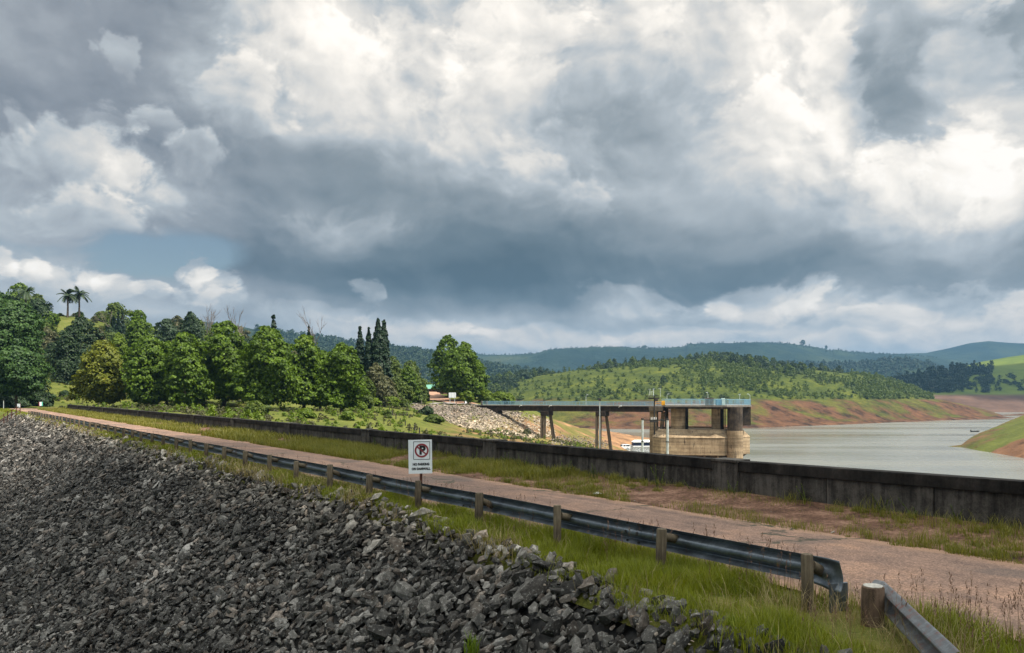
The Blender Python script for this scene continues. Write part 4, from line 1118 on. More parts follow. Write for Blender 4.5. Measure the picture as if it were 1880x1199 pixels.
MB().box((-.12, -.05, 1.0), (.30, .015, .36)).build('warning_board', M['signwhite'], fence)
x, y, z = at(6.5, 752, 112)
lp = empty('marker_pole', (x, y, float(bank_z(x, y))), 'thin pale pole standing at the far left end of the dam', 'pole')
MB().tube([(0, 0, -.3), (0, 0, 1.25)], .045, 8).build('pole', M['palemetal'], lp); MB().box((0, 0, 1.29), (.22, .12, .08)).build('cap', M['darksteel'], lp)

# ------------------------------------------------------------------ bridge and intake tower
def railing(parent, pts, h, mat, step=1.5, bal=0.14, name='railing'):
    mb = MB()
    for a, b in zip(pts, pts[1:]):
        a = Vector(a); b = Vector(b); L = (b - a).length
        mb.bar(a + Vector((0, 0, h)), b + Vector((0, 0, h)), .06, .06); mb.bar(a + Vector((0, 0, .10)), b + Vector((0, 0, .10)), .04, .04)
        n = max(1, round(L / step))
        for i in range(n + 1):
            p = a.lerp(b, i / n); mb.box(p + Vector((0, 0, h / 2 + .01)), (.07, .07, h))
        m = int(L / bal)
        for i in range(1, m):
            p = a.lerp(b, i / m); mb.box(p + Vector((0, 0, h / 2 + .04)), (.035, .035, h - .12))
    return mb.build(name, mat, parent)
def lamp(name, loc, h, label, arm=(.5, 0), group=None):
    o = empty(name, loc, label, 'lamp', group)
    MB().tube([(0, 0, 0), (0, 0, h)], [.05, .035], 8).tube([(0, 0, h), (arm[0], arm[1], h + .18)], .03, 6).build('lamp_post', M['palemetal'], o)
    MB().box((arm[0] * 1.25, arm[1] * 1.25, h + .21), (.34, .16, .10), None, .03).build('lamp_head', M['palemetal'], o)
    return o
BA = Vector(at(896, HORIZON, 160)); BA.z = -.10
BB = Vector(at(1216, HORIZON, 147)); BB.z = -.02
bdir = (BB - BA); BL = bdir.length; bang = math.atan2(bdir.y, bdir.x)
bridge = empty('access_bridge', BA, 'concrete footbridge with blue railing leading out to the intake tower', 'bridge', rz=bang)
def bpos(px):                          # distance along the bridge axis for a column of the photo
    k = (px - 940) / F; d = bdir.normalized()
    return (k * BA.y - BA.x) / (d.x - k * d.y)
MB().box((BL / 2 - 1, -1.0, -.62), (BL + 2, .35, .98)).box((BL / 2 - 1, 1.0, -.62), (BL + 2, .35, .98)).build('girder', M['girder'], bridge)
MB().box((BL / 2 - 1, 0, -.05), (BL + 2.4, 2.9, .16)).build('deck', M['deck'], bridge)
railing(bridge, [(-.5, -1.38, .03), (BL, -1.38, .03)], .72, M['blue']); railing(bridge, [(-.5, 1.38, .03), (BL, 1.38, .03)], .72, M['blue'])
MB().box((-.8, -1.2, .35), (.35, .35, .9)).box((-.8, 1.2, .35), (.35, .35, .9)).build('end_pillar', M['deck'], bridge)
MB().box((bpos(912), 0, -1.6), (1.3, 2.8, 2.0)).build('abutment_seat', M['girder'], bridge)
for px in (958, 1012, 1139):
    s_ = bpos(px); MB().tube([(s_, -1.45, -.30), (s_ + .35, -1.75, -.1)], .045, 6).box((s_ + .5, -1.8, -.02), (.42, .2, .12)).build('deck_lamp', M['whitepaint'], bridge)
def pier(px, zb, w, near, far):
    s_ = bpos(px)
    p = link(bpy.data.objects.new('bridge_pier', None), bridge); p.location = (s_, 0, 0)
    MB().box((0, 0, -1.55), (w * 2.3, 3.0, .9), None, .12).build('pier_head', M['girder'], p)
    for xx in (-.95, -.15):            # the upright pair towards the dam
        MB().bar((xx * w, -.95, -1.9), (xx * w * 1.05, -near, zb), .40, .42).build('pier_leg', M['pier'], p)
    for xx in (.55, .75):              # the raking pair
        MB().bar((xx * w, 1.0 if xx < .6 else .3, -1.9), ((xx + 1.25) * w, far * .5 if xx < .6 else far * .2, zb), .40, .42).build('pier_leg', M['pier'], p)
    MB().box((.3 * w, 0, zb * .84), (w * 2.6, .4, .5)).box((.3 * w, .3, zb + .1), (w * 4.0, far, .6)).build('cross_beam', M['pier'], p)
pier(1004, -9.4, .72, 1.2, 3.9); pier(1106, -11, .85, 1.2, 4.3)

TY = 145.0
tc = at(1285.2, HORIZON, TY)
TR = -8
tower = empty('intake_tower', (tc[0], tc[1], 0), 'brown concrete intake tower with drum and blue railed deck standing in the water', 'tower', rz=R(TR))
def inset(poly, d):
    cx = sum(p[0] for p in poly) / len(poly); cy = sum(p[1] for p in poly) / len(poly)
    out = []
    for x, y in poly:
        L = math.hypot(x - cx, y - cy); out.append((cx + (x - cx) * (L - d) / L, cy + (y - cy) * (L - d) / L))
    return out
DR = [(-7.3, -5.6), (3.65, -5.6), (8.7, -.6), (8.7, 5.2), (4.2, 9.8), (-4.4, 9.8), (-8.6, 5.2), (-8.6, -4.0)]
ring3 = lambda poly, z: [(x, y, z) for x, y in poly]
MB().loft([ring3(DR, -8.62), ring3(DR, -5.56)]).build('drum', M['tower'], tower)
MB().loft([ring3(inset(DR, -.06), -5.555), ring3(inset(DR, 1.35), -4.18), ring3(inset(DR, 1.6), -4.14), ring3(inset(DR, 1.65), -4.4)], False).build('drum_roof', M['tower'], tower)
MB().loft([ring3(inset(DR, 1.7), -4.5), ring3(inset(DR, 1.7), -4.42)]).build('chamber_floor', M['tower'], tower)
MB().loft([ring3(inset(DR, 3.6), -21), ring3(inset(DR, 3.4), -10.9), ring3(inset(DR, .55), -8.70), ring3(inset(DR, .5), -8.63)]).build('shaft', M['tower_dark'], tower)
mb = MB()
for x in (-5.6, -3.4, .3, 2.6): mb.bar((x, -5.2, -8.8), (x, -4.0, -10.4), .3, .35)
mb.build('bracket', M['tower'], tower)
cyl = lambda cx, cy, r, z0, z1, n=20: MB().poly_prism([(cx + r * math.cos(2 * math.pi * i / n), cy + r * math.sin(2 * math.pi * i / n)) for i in range(n)], z0, z1)
cyl(5.55, -4.7, 1.32, -4.3, -.16).build('front_pillar', M['tower_dark'], tower, smooth=True)
cyl(5.55, -4.7, 1.40, -20, -4.3).build('front_buttress', M['tower'], tower, smooth=True)
cyl(-4.1, -3.0, 1.25, -4.45, -.16).build('round_column', M['tower'], tower, smooth=True)
cyl(-3.6, 6.5, 1.25, -4.45, -.16).build('round_column', M['tower'], tower, smooth=True)
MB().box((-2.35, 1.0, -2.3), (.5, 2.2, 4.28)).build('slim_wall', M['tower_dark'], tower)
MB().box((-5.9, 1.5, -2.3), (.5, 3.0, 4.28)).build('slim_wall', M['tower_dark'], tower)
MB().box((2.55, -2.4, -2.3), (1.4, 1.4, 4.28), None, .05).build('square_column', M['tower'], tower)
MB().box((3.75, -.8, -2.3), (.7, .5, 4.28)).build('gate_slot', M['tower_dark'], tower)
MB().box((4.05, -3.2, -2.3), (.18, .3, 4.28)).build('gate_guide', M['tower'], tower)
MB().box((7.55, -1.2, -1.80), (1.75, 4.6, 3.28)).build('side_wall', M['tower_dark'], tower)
MB().box((3.8, 6.2, -2.3), (1.4, 1.4, 4.28)).build('square_column', M['tower'], tower)
DK = [(-6.6, -5.9), (4.0, -6.25), (8.55, -3.6), (8.55, 4.6), (5.0, 8.2), (-6.6, 8.2)]
MB().poly_prism(DK, -.16, .14).build('deck', M['deck'], tower)
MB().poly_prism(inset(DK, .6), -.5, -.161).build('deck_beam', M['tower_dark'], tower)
railing(tower, [(-6.45, -5.75, .14), (3.95, -6.1, .14), (8.4, -3.5, .14), (8.4, 4.5, .14), (4.9, 8.05, .14), (-6.45, 8.05, .14)], 1.0, M['blue'], bal=.13)
hb = MB().box((1.15, -4.9, .72), (1.35, 1.4, 1.15), None, .03).build('gate_house', M['pier'], tower); MB().box((1.15, -4.9, 1.35), (1.6, 1.65, .10)).build('roof_slab', M['deck'], hb)
MB().box((2.75, -4.7, .66), (.95, 1.2, 1.02), None, .03).build('blue_cabinet', M['blue_dark'], tower)
MB().box((3.5, -4.8, .75), (.55, 1.2, 1.22), None, .03).build('pale_cabinet', M['mint'], tower)
yb = MB().box((-6.85, -5.3, .5), (.62, .6, .76), None, .04).build('yellow_box', M['yellow'], tower)
MB().bar((-8.2, -5.3, .78), (-7.1, -5.3, .78), .06, .06).bar((-8.2, -5.3, .45), (-7.1, -5.3, .45), .06, .06).bar((-8.2, -5.3, .12), (-8.2, -5.3, .8), .06, .06).build('yellow_rail', M['yellow'], tower)
def tloc(x, y, z): return tuple(tower.matrix_basis @ Vector((x, y, z))) if False else tuple(Matrix.Rotation(R(TR), 3, 'Z') @ Vector((x, y, z)) + Vector((tc[0], tc[1], 0)))
lamp('deck_lamp', tloc(-6.2, -5.4, .14), 1.75, 'small lamp on the tower deck next to the yellow box', (.18, 0))
lamp('deck_lamp', tloc(.9, -4.9, 1.41), .75, 'small lamp on top of the concrete gate house', (-.15, 0))
lamp('deck_lamp', tloc(6.4, -4.4, .14), 1.7, 'thin lamp halfway along the right part of the tower railing', (0, .05))
lamp('deck_lamp', tloc(8.3, -3.4, .14), 1.75, 'lamp with angled white head at the outer corner of the tower deck', (-.3, 0))
x, y, z = at(1077, HORIZON, 151.5); lamp('bridge_lamp', (x, y + 1.3, .0), 1.75, 'small lamp rising behind the bridge railing between the two piers', (.22, 0))
# thin pole in front of the second pier
x, y, z = at(1101, HORIZON, 143)
gz = float(bank_z(x, y)); o = empty('thin_pole', (x, y, gz), 'thin grey pole with dark box on top before the second bridge pier', 'pole')
MB().tube([(0, 0, -.5), (0, 0, .95 - gz)], .075, 8).build('pole', M['palemetal'], o); MB().box((0, 0, 1.1 - gz), (.42, .35, .42), None, .04).build('top_box', M['darksteel'], o)
# tower-side pier: heavy trestle with a slanting brace
ps = Vector(at(1204, HORIZON, 146.5)); o = empty('trestle_pier', (ps.x, ps.y, 0), 'stout concrete trestle pier where the bridge meets the tower', 'pier', rz=bang)
MB().box((-.35, 0, -7.8), (1.35, 1.4, 15.2), None, .08).build('column', M['tower'], o)
MB().box((.3, 0, -.6), (2.6, 2.6, .8)).build('pier_head', M['pier'], o)
MB().bar((1.25, .6, -1.2), (.95, .6, -4.4), .6, .6).bar((1.35, .6, -4.4), (.45, .6, -12), .65, .6).build('brace', M['tower'], o)
MB().box((.55, 0, -4.2), (1.6, 1.0, .5)).build('cross_beam', M['pier'], o)
# power pole with crossarm and insulators just before the bridge end
x, y, z = at(1201.5, HORIZON, 142.5)
o = empty('power_pole', (x, y, -16), 'dark pole with crossarms and pale insulators rising beside the bridge end', 'pole')
MB().tube([(0, 0, -4), (0, 0, 17.8)], [.16, .12], 10).build('pole', M['darksteel'], o)
MB().box((-.45, 0, 17.75), (2.5, .2, .16)).box((-.1, .1, 17.35), (2.0, .16, .3)).box((.35, 0, 17.1), (.5, .4, .6)).build('crossarm', M['darksteel'], o)
for xx, hh in ((-1.0, 1.15), (-.62, .7), (-.2, 1.2), (1.05, 1.25)):
    MB().tube([(xx, 0, 17.6), (xx + (.22 if xx == -1.0 else 0), 0, 17.8 + hh)], [.09 if xx == -.2 else .05] * 2, 8).box((xx + (.1 if xx < 0 else -.12), 0, 17.82 + hh), (.42, .1, .07)).build('insulator', M['palemetal'], o)
# pair of pale steel poles carrying a beam
x0, y0, _ = at(1179.5, HORIZON, 138); x1, y1, _ = at(1225.3, HORIZON, 136.5)
o = empty('pole_gantry', (x0, y0, -16), 'two pale steel tube poles joined by a dark beam before the tower', 'gantry')
zb = CAMZ - (771.5 - HORIZON) / F * 137 + 16
for k, dx in enumerate((0, x1 - x0)):
    dy = (y1 - y0) * k; r = .19 + .03 * k
    p = MB().tube([(dx, dy, -4), (dx, dy, zb + .15)], r, 14).build('pole', M['palemetal'], o, smooth=True)
    MB().tube([(dx, dy, zb - 3.75), (dx, dy, zb - 3.6)], r + .1, 14).build('flange', M['darksteel'], p); MB().tube([(dx, dy, zb + .05), (dx, dy, zb + .3)], r + .06, 14).build('pole_cap', M['darksteel'], p)
mb = MB().bar((.2, 0, zb), (x1 - x0 - .2, y1 - y0, zb), .14, .16)
mb.box(((x1 - x0) * .48, 0, zb - .22), (1.35, .5, .34)).box(((x1 - x0) * .84, 0, zb), (.5, .3, .4)); mb.build('beam', M['darksteel'], o)
for i in range(4): MB().tube([((x1 - x0) * .48 - .42 + .28 * i, 0, zb + .08), ((x1 - x0) * .48 - .42 + .28 * i, 0, zb + .5)], [.07, .05], 8).build('insulator', M['whitepaint'], o)

# ------------------------------------------------------------------ far bank things
def on_ground(px, py, zf=bank_z, y0=62.0, y1=400.0):
    ys = np.arange(y0, y1, .5); xs = (px - 940) / F * ys
    g = zf(xs, ys); r = CAMZ - (py - HORIZON) / F * ys
    i = np.nonzero(r <= g)[0]
    i = i[0] if len(i) else len(ys) - 1
    return float(xs[i]), float(ys[i]), float(g[i])
def strip_on_ground(name, pts, w, mat, lift=.06, n=60):
    P = np.array(pts, float); u = np.linspace(0, len(P) - 1, n); X = np.interp(u, range(len(P)), P[:, 0]); Y = np.interp(u, range(len(P)), P[:, 1])
    dx, dy = np.gradient(X), np.gradient(Y); L = np.hypot(dx, dy); nx, ny = -dy / L, dx / L
    k = np.linspace(-1, 1, 5) * w / 2
    XX = X[:, None] + nx[:, None] * k; YY = Y[:, None] + ny[:, None] * k
    Z = bank_z(XX, YY) + lift; Z = np.maximum(Z, Z.mean(1, keepdims=True))
    return tag(np_obj(name, np.stack([XX, YY, Z], -1).reshape(-1, 3), [grid_faces(n, 5)], mat, smooth=True), kind='structure')
g2d = lambda px, Y: ((px - 940) / F * Y, Y)
strip_on_ground('abutment_road', [g2d(640, 148), g2d(700, 153), g2d(760, 158), g2d(820, 162), g2d(880, 164), g2d(905, 163)], 3.4, M['tarmac'], .10)
strip_on_ground('hill_road', [g2d(860, 164), g2d(822, 172), g2d(800, 182), g2d(787, 196), g2d(778, 212), g2d(772, 230)], 5.0, M['bushroad'], .10)
x, y, z = on_ground(830.5, 741)
o = empty('notice_board', (x, y, z), 'white notice board on two legs beside the road under the trees', 'notice board'); q = y / F
for dx in (-4.3, 4.3): MB().box((dx * q, 0, 9 * q), (.1, .1, 20 * q)).build('leg', M['palemetal'], o)
MB().box((0, -.1, 15 * q), (13.2 * q, .06, 9.4 * q), None, .02).build('board', M['signwhite'], o)
MB().box((-1.6 * q, -.134, 15 * q), (.05, .004, 9 * q)).box((3.6 * q, -.134, 15 * q), (.05, .004, 9 * q)).build('board_joint', M['palemetal'], o)
for px in (708, 730, 752, 774, 795, 815, 838, 858):
    x, y = g2d(px, 151.5 + (px - 700) * .055); z = float(bank_z(x, y))
    tag(MB().box((0, 0, .30), (.14, .14, .9), None, .02).build('roadside_post', M['deck']), 'short pale post edging the road above the rubble slope', 'post', 'posts edging the road at the abutment').location = (x, y, z)
for px, py in ((709, 749), (715, 756), (720.5, 763), (727, 770), (735, 778), (744, 782), (761, 791), (770, 797)):
    x, y, z = on_ground(px, py)
    tag(MB().tube([(0, 0, -.3), (0, 0, .62)], .07, 8).build('fence_post', M['darksteel']), 'dark wooden fence post in the line running down the grassy bank', 'post', 'fence posts down the grassy bank').location = (x, y, z)
for px, py, lab in ((855, 739, 'white marker stone beside the road, below the big plane tree'), (910, 738, 'pale bollard at the land end of the bridge railing')):
    x, y = g2d(px, 164); z = float(bank_z(x, y))
    tag(MB().tube([(0, 0, -.2), (0, 0, .5), (0, 0, .62)], [.2, .17, .08], 10).build('bollard', M['whitepaint'], smooth=True), lab, 'bollard').location = (x, y, z)
# house with green roof behind the trees
x, y = g2d(797, 205); zg = float(bank_z(x, y))
o = empty('roadside_house', (x, y, zg), 'brown brick house with green roof half hidden behind the plane trees', 'house', rz=R(-12)); hz = CAMZ - (714 - HORIZON) / F * 205 - zg
MB().box((0, 0, hz / 2 - .5), (6.6, 5, hz + 1)).build('wall', M['brick'], o)
MB().loft([[(-3.8, -3.2, hz), (3.8, -3.2, hz), (3.8, 3.2, hz), (-3.8, 3.2, hz)], [(-2.0, 0, hz + 1.1), (2.0, 0, hz + 1.1), (2.0, .05, hz + 1.1), (-2.0, .05, hz + 1.1)]]).build('roof', M['greenroof'], o)
f_ = MB().box((-1.2, -2.53, hz * .6), (1.2, .06, 1.0)).build('window', M['whitepaint'], o); MB().box((-1.2, -2.575, hz * .6), (1.0, .03, .8)).build('pane', M['glass'], f_)
MB().box((1.2, -2.53, hz * .45), (.9, .06, 1.9)).build('door', M['darksteel'], o)

# rubble slope of pale stones at the bridge abutment
def scatter_rubble():
    rng = np.random.default_rng(23)
    poly = np.array([(752, 744), (905, 745), (1012, 772), (1018, 800), (985, 806), (940, 801), (890, 794), (850, 786), (815, 772), (770, 756)], float)
    px = rng.uniform(745, 1020, 24000); py = rng.uniform(743, 808, 24000)
    ins = np.zeros(len(px), bool); j = len(poly) - 1
    for i in range(len(poly)):
        a, b = poly[i], poly[j]
        c = ((a[1] > py) != (b[1] > py)) & (px < (b[0] - a[0]) * (py - a[1]) / (b[1] - a[1] + 1e-9) + a[0]); ins ^= c; j = i
    nz = vnoise(px, py * 2, 0.03, 3); ins &= rng.uniform(size=len(px)) < np.clip(.9 + .9 * nz, .2, 1)
    P = np.array([on_ground(a, b) for a, b in zip(px[ins][:7000], py[ins][:7000])]); P[:, :2] += rng.normal(0, .25, (len(P), 2)); P[:, 2] = bank_z(P[:, 0], P[:, 1])
    s2 = [(rng.uniform(1012, 1118), 0) for _ in range(900)]
    ex = np.array([on_ground(a, 806 + (a - 1012) * .10 + rng.normal(0, 5)) for a, _ in s2]); ex[:, 2] = bank_z(ex[:, 0], ex[:, 1])
    # darker, weathered stones high up; clean pale ones lower down
    hi = P[:, 2] + rng.normal(0, .55, len(P)) > -2.5
    for nm, Q, mt, lab in (('pale_rubble', P[~hi], M['rubble'], 'pale broken stones covering the lower slope under the bridge'), ('grey_rubble', P[hi], M['rubble2'], 'weathered grey stones covering the upper slope beside the bridge'), ('shore_rubble', ex, M['rubble2'], 'line of brown stones on the bank between the bridge piers')):
        n = len(Q); Q = Q.copy(); Q[:, 2] += .05
        S = .50 * np.exp(rng.normal(0, .35, n)) * (.8 if nm == 'shore_rubble' else 1)
        V, fc = scatter_mesh(ROCKS_FAR, rng.integers(0, 12, n), Q, rot_mats(rng, n, .6), S)
        tag(np_obj(nm, V, [fc], mt), lab, 'stones', kind='stuff')
M['rubble2'] = rock_material('weathered_rubble_stone', [(0.15, (0.06, 0.05, 0.042)), (0.45, (0.15, 0.125, 0.10)), (0.75, (0.27, 0.23, 0.19)), (1.0, (0.45, 0.39, 0.32))], (0.20, 0.17, 0.14))
scatter_rubble()

# vehicle on the shore
def pickup(loc, rz):
    o = empty('parked_pickup', loc, 'white pickup with canopy parked on the shore below the bridge', 'pickup', rz=rz)
    sec = [(-2.5, .45), (-2.5, 1.05), (-2.42, 1.75), (-.55, 1.80), (-.1, 1.78), (.65, 1.18), (1.9, 1.08), (2.35, .95), (2.42, .5), (2.0, .40), (-2.3, .40)]
    MB().loft([[(x, -.85, z) for x, z in sec], [(x, -.80, z) for x, z in sec][:0] or [(x, .85, z) for x, z in sec]]).build('body', M['whitepaint'], o)
    for s in (-1, 1):
        MB().box((-1.6, s * .86, 1.42), (1.3, .03, .42)).build('side_window', M['glass'], o); MB().box((-.35, s * .86, 1.42), (.75, .03, .42)).build('side_window', M['glass'], o)
        for x in (-1.5, 1.5):
            w = MB().tube([(x, s * .72, .36), (x, s * .92, .36)], .36, 14).build('wheel', M['rubber'], o); MB().tube([(x, s * .90, .36), (x, s * .935, .36)], .19, 10).build('rim', M['palemetal'], w)
    MB().face([(.02, -.74, 1.73), (.02, .74, 1.73), (.63, .76, 1.215), (.63, -.76, 1.215)]).build('windscreen', M['glass'], o).location = (.025, 0, .02)
    MB().box((2.42, 0, .62), (.12, 1.6, .22)).build('bumper', M['darksteel'], o)
    return o
x, y = g2d(1142.5, 260); pickup((x, y, float(bank_z(x, y)) + .02), R(200))
# houseboat by the shore
x, y, z = at(1180, 818, F * (CAMZ - WZ) / (819.5 - HORIZON)); o = empty('houseboat', (x, y, WZ), 'dark blue houseboat with white roof moored behind the pale poles', 'boat', rz=R(4)); q = y / F
w = 40 * q
MB().box((0, 0, .05), (w * .99, 3.4, .40), None, .1).build('hull', M['whitepaint'], o)
MB().box((0, 0, .90), (w * .95, 2.8, 1.28)).build('cabin', M['navy'], o)
MB().loft([[(-w * .49, -1.7, 1.56), (w * .49, -1.7, 1.56), (w * .49, 1.7, 1.56), (-w * .49, 1.7, 1.56)], [(-w * .40, -.3, 2.2), (w * .40, -.3, 2.2), (w * .40, .3, 2.2), (-w * .40, .3, 2.2)]]).build('roof', M['whitepaint'], o)
for i in range(3): MB().box((-w * .3 + i * w * .3, -1.42, 1.0), (1.0, .05, .45)).build('window', M['glass'], o)
# rowing boat off the right spit
x, y, z = at(1790, 792, F * (CAMZ - WZ) / (793 - HORIZON)); o = empty('small_boat', (x, y, WZ), 'small dark boat lying at the tip of the right shore', 'boat', rz=R(10))
hull = lambda s, z: [(-2.2 * s, -.6 * s, z), (1.2 * s, -.65 * s, z), (2.6 * s, 0, z + .1), (1.2 * s, .65 * s, z), (-2.2 * s, .6 * s, z)]
MB().loft([hull(.85, -.1), hull(1.0, .5), hull(.9, .52), hull(.8, .15)]).build('hull', M['darksteel'], o)
MB().box((-.4, 0, .42), (.3, 1.0, .06)).build('seat', M['wood'], o); MB().box((-2.2, 0, .7), (.3, .3, .7)).build('outboard_motor', M['black'], o)

# ------------------------------------------------------------------ vegetation
def unit(rng, n):
    v = rng.normal(size=(n, 3)); return v / np.linalg.norm(v, axis=1)[:, None]
def leaf_quads(P, N, size, rng, aspect=.75):
    """a quad at each point, facing roughly along N"""
    n = len(P)
    N = N / np.linalg.norm(N, axis=1)[:, None]
    a = np.cross(N, unit(rng, n)); a /= np.linalg.norm(a, axis=1)[:, None] + 1e-9; b = np.cross(N, a)
    s = (size * rng.uniform(.6, 1.3, n))[:, None] / 2
    # a pointed leaf-cluster shape: four corners, not a square
    V = np.stack([P - a * s, P - b * s * aspect + N * s * .15, P + a * s, P + b * s * aspect + N * s * .15], 1).reshape(-1, 3)
    return V, np.arange(n * 4).reshape(n, 4)
PROFILE = {
 'plane': [(0.085, .45), (.16, .84), (.28, 1.0), (.45, .98), (.62, .90), (.78, .73), (.90, .50), (.97, .28), (1.0, .10)],
 'cypress': [(0.02, .55), (.15, .9), (.35, 1.0), (.55, .86), (.75, .58), (.9, .28), (1.0, .04)],
 'spruce': [(0.05, .8), (.2, 1.0), (.45, .7), (.7, .4), (.9, .14), (1.0, .02)],
 'round': [(0.10, .45), (.25, .85), (.45, 1.0), (.65, .95), (.82, .72), (.93, .42), (1.0, .1)],
 'dome': [(0.0, .85), (.2, 1.0), (.45, .98), (.7, .78), (.88, .48), (1.0, .12)],
 'umbrella': [(.22, .35), (.35, .8), (.55, 1.0), (.72, .95), (.86, .7), (.96, .35), (1.0, .1)],
}
def crown_points(rng, H, rad, prof, ncl, per, cr, depth=.55, lay=1.0, lop=.18):
    """leaf positions in clumps that fill the outer part of the crown"""
    pz, pr = zip(*PROFILE[prof])
    tt = np.linspace(pz[0], .985, 200); cdf = np.cumsum(np.interp(tt, pz, pr) + .06); cdf /= cdf[-1]
    def radius(u, th):
        w = 1 + lop * .6 * np.sin(th + k1) + lop * np.sin(2 * th + k2 + u * 5) + lop * .8 * np.sin(3 * th - k1 + u * 9)
        return np.interp(u, pz, pr) * rad * w
    k1, k2 = rng.uniform(0, 6.28, 2)
    n = ncl
    u = np.interp(rng.uniform(size=n), cdf, tt); th = rng.uniform(0, 2 * math.pi, n)
    r = radius(u, th) * (1 + rng.normal(0, .07, n)) * np.sqrt(rng.uniform(depth ** 2, 1, n))
    r = np.maximum(r - cr * .35, 0)
    C = np.stack([r * np.cos(th), r * np.sin(th), u * H - cr * .2], 1)
    C[0] = (0, 0, H * .955 - cr * .3)
    ax = np.stack([np.cos(th), np.sin(th), np.full(n, .6)], 1)
    cs = cr * rng.uniform(.55, 1.35, n) * np.clip(np.interp(u, pz, pr) + .25, .4, 1)
    cs[0] *= .55
    d = unit(rng, n * per).reshape(n, per, 3); d[:, :, 2] = np.where(d[:, :, 2] < -.3, -d[:, :, 2], d[:, :, 2])
    q = d * (cs[:, None] * rng.uniform(.25, 1.05, (n, per)) ** .5)[:, :, None]; q[:, :, 2] *= .80 * lay
    P = (C[:, None] + q).reshape(-1, 3); N = (d * .9 + ax[:, None] * .5 + rng.normal(0, .40, (n, per, 3))).reshape(-1, 3)
    m = int(n * per * .30)
    u = np.interp(rng.uniform(size=m), cdf, tt); th = rng.uniform(0, 2 * math.pi, m)
    r = radius(u, th) * np.sqrt(rng.uniform(.25, .92, m))
    P2 = np.stack([r * np.cos(th), r * np.sin(th), u * H * .985], 1)
    N2 = np.stack([np.cos(th), np.sin(th), np.full(m, .5)], 1) + rng.normal(0, .5, (m, 3))
    return np.concatenate([P, P2]), np.concatenate([N, N2]), C
def tree_trunk(rng, H, rad, C, r0, name, parent, nl=9, frac=.62):
    mb = MB()
    lean = rng.normal(0, .02 * H, 2)
    top = np.array([lean[0], lean[1], H * .9])
    pts = [(0, 0, -.4), (lean[0] * .2, lean[1] * .2, H * .2), (lean[0] * .5, lean[1] * .5, H * .5), tuple(top)]
    mb.tube(pts, [r0 * 1.25, r0, r0 * .65, r0 * .12], 8)
    idx = rng.choice(len(C), min(nl, len(C)), replace=False)
    for i in idx:
        c = C[i]; z0 = min(c[2] * .55, H * frac); b = np.array([lean[0] * z0 / H, lean[1] * z0 / H, z0])
        m = b + (c - b) * .5 + np.array([0, 0, -.03 * H])
        mb.tube([tuple(b), tuple(m), tuple(c)], [r0 * .42, r0 * .26, r0 * .06], 5)
    return mb.build('trunk', M['bark'], parent)
def make_tree(name, px, top, base, hw, Y, leaf, prof, label, cat='tree', seed=0, ncl=230, per=48, crf=.17, lsz=.42, group=None, trunk=True, ground=bank_z, depth=.5, lay=1.0, lop=.21, dz=0.0):
    rng = np.random.default_rng(seed + 1000)
    x = (px - 940) / F * Y; z = float(ground(x, Y)) + dz
    zt = CAMZ - (top - HORIZON) / F * Y
    H = max(zt - z, 1.0); rad = hw / F * Y
    o = empty(name, (x, Y, z), label, cat, group)
    P, N, C = crown_points(rng, H, rad, prof, ncl, per, max(rad * crf, .35), depth, lay, lop)
    V, q = leaf_quads(P, N, np.full(len(P), lsz), rng)
    np_obj('crown', V, [q], LEAF[leaf], o)
    if trunk: tree_trunk(rng, H, rad, C, max(.09, H * .020), 'trunk', o)
    return o

PT = 'plane_tree'
make_tree(PT, 191, 621, 748, 47, 119, 'planey', 'plane', 'yellow tinged plane tree at the left end of the row behind the wall', seed=1, ncl=234)
make_tree(PT, 272, 616, 752, 46, 117, 'plane', 'plane', 'second plane tree of the row, directly right of the yellow tinged one', seed=2)
make_tree(PT, 338, 607, 752, 44, 114, 'plane', 'plane', 'third plane tree of the row behind the wall, counted from the yellow tinged one', seed=3)
make_tree(PT, 412, 587, 756, 50, 119, 'plane', 'plane', 'tall plane tree in the row with bare trunk showing, below the leafless treetops', seed=4, ncl=252)
make_tree(PT, 489, 596, 756, 52, 112, 'plane', 'plane', 'broad plane tree standing in front of the small lone cypress', seed=5, ncl=252)
make_tree(PT, 558, 612, 758, 37, 118, 'plane', 'plane', 'rounded plane tree below the little spruce tip', seed=6)
make_tree(PT, 627, 627, 757, 38, 110, 'plane', 'plane', 'last plane tree at the right end of the row, left of the tall cypresses', seed=7)
make_tree(PT, 588, 640, 757, 30, 121, 'plane', 'plane', 'darker plane tree squeezed between the two rightmost trees of the row', seed=8, ncl=162)
make_tree(PT, 446, 630, 757, 32, 124, 'plane', 'plane', 'plane tree half hidden between the tall tree and the broad tree', seed=9, ncl=162)
make_tree(PT, 375, 625, 757, 32, 126, 'plane', 'plane', 'plane tree half hidden left of the tallest tree of the row', seed=10, ncl=162)
make_tree(PT, 306, 625, 757, 30, 124, 'plane', 'plane', 'plane tree half hidden between the second and third of the row', seed=11, ncl=162)
make_tree(PT, 217, 610, 720, 24, 142, 'lime', 'plane', 'bright yellow green tree rising just behind the yellow tinged plane tree', seed=12, ncl=144)
make_tree(PT, 255, 566, 690, 27, 172, 'plane', 'plane', 'pointed broadleaf tree high on the hillside against the sky', seed=13, ncl=198, lsz=.5)
make_tree('broadleaf_tree', 351, 571, 650, 22, 195, 'blue', 'round', 'round dark crowned tree on the skyline left of the leafless tree', seed=14, ncl=162, lsz=.55)
make_tree('broadleaf_tree', 305, 583, 650, 27, 200, 'blue', 'dome', 'low spreading bluish tree on the skyline between two taller crowns', seed=15, ncl=144, lsz=.55)
make_tree('broadleaf_tree', 150, 580, 690, 40, 168, 'dark', 'dome', 'big dark evergreen tree on the hillside under the twin palms', seed=16, ncl=234, lsz=.5)
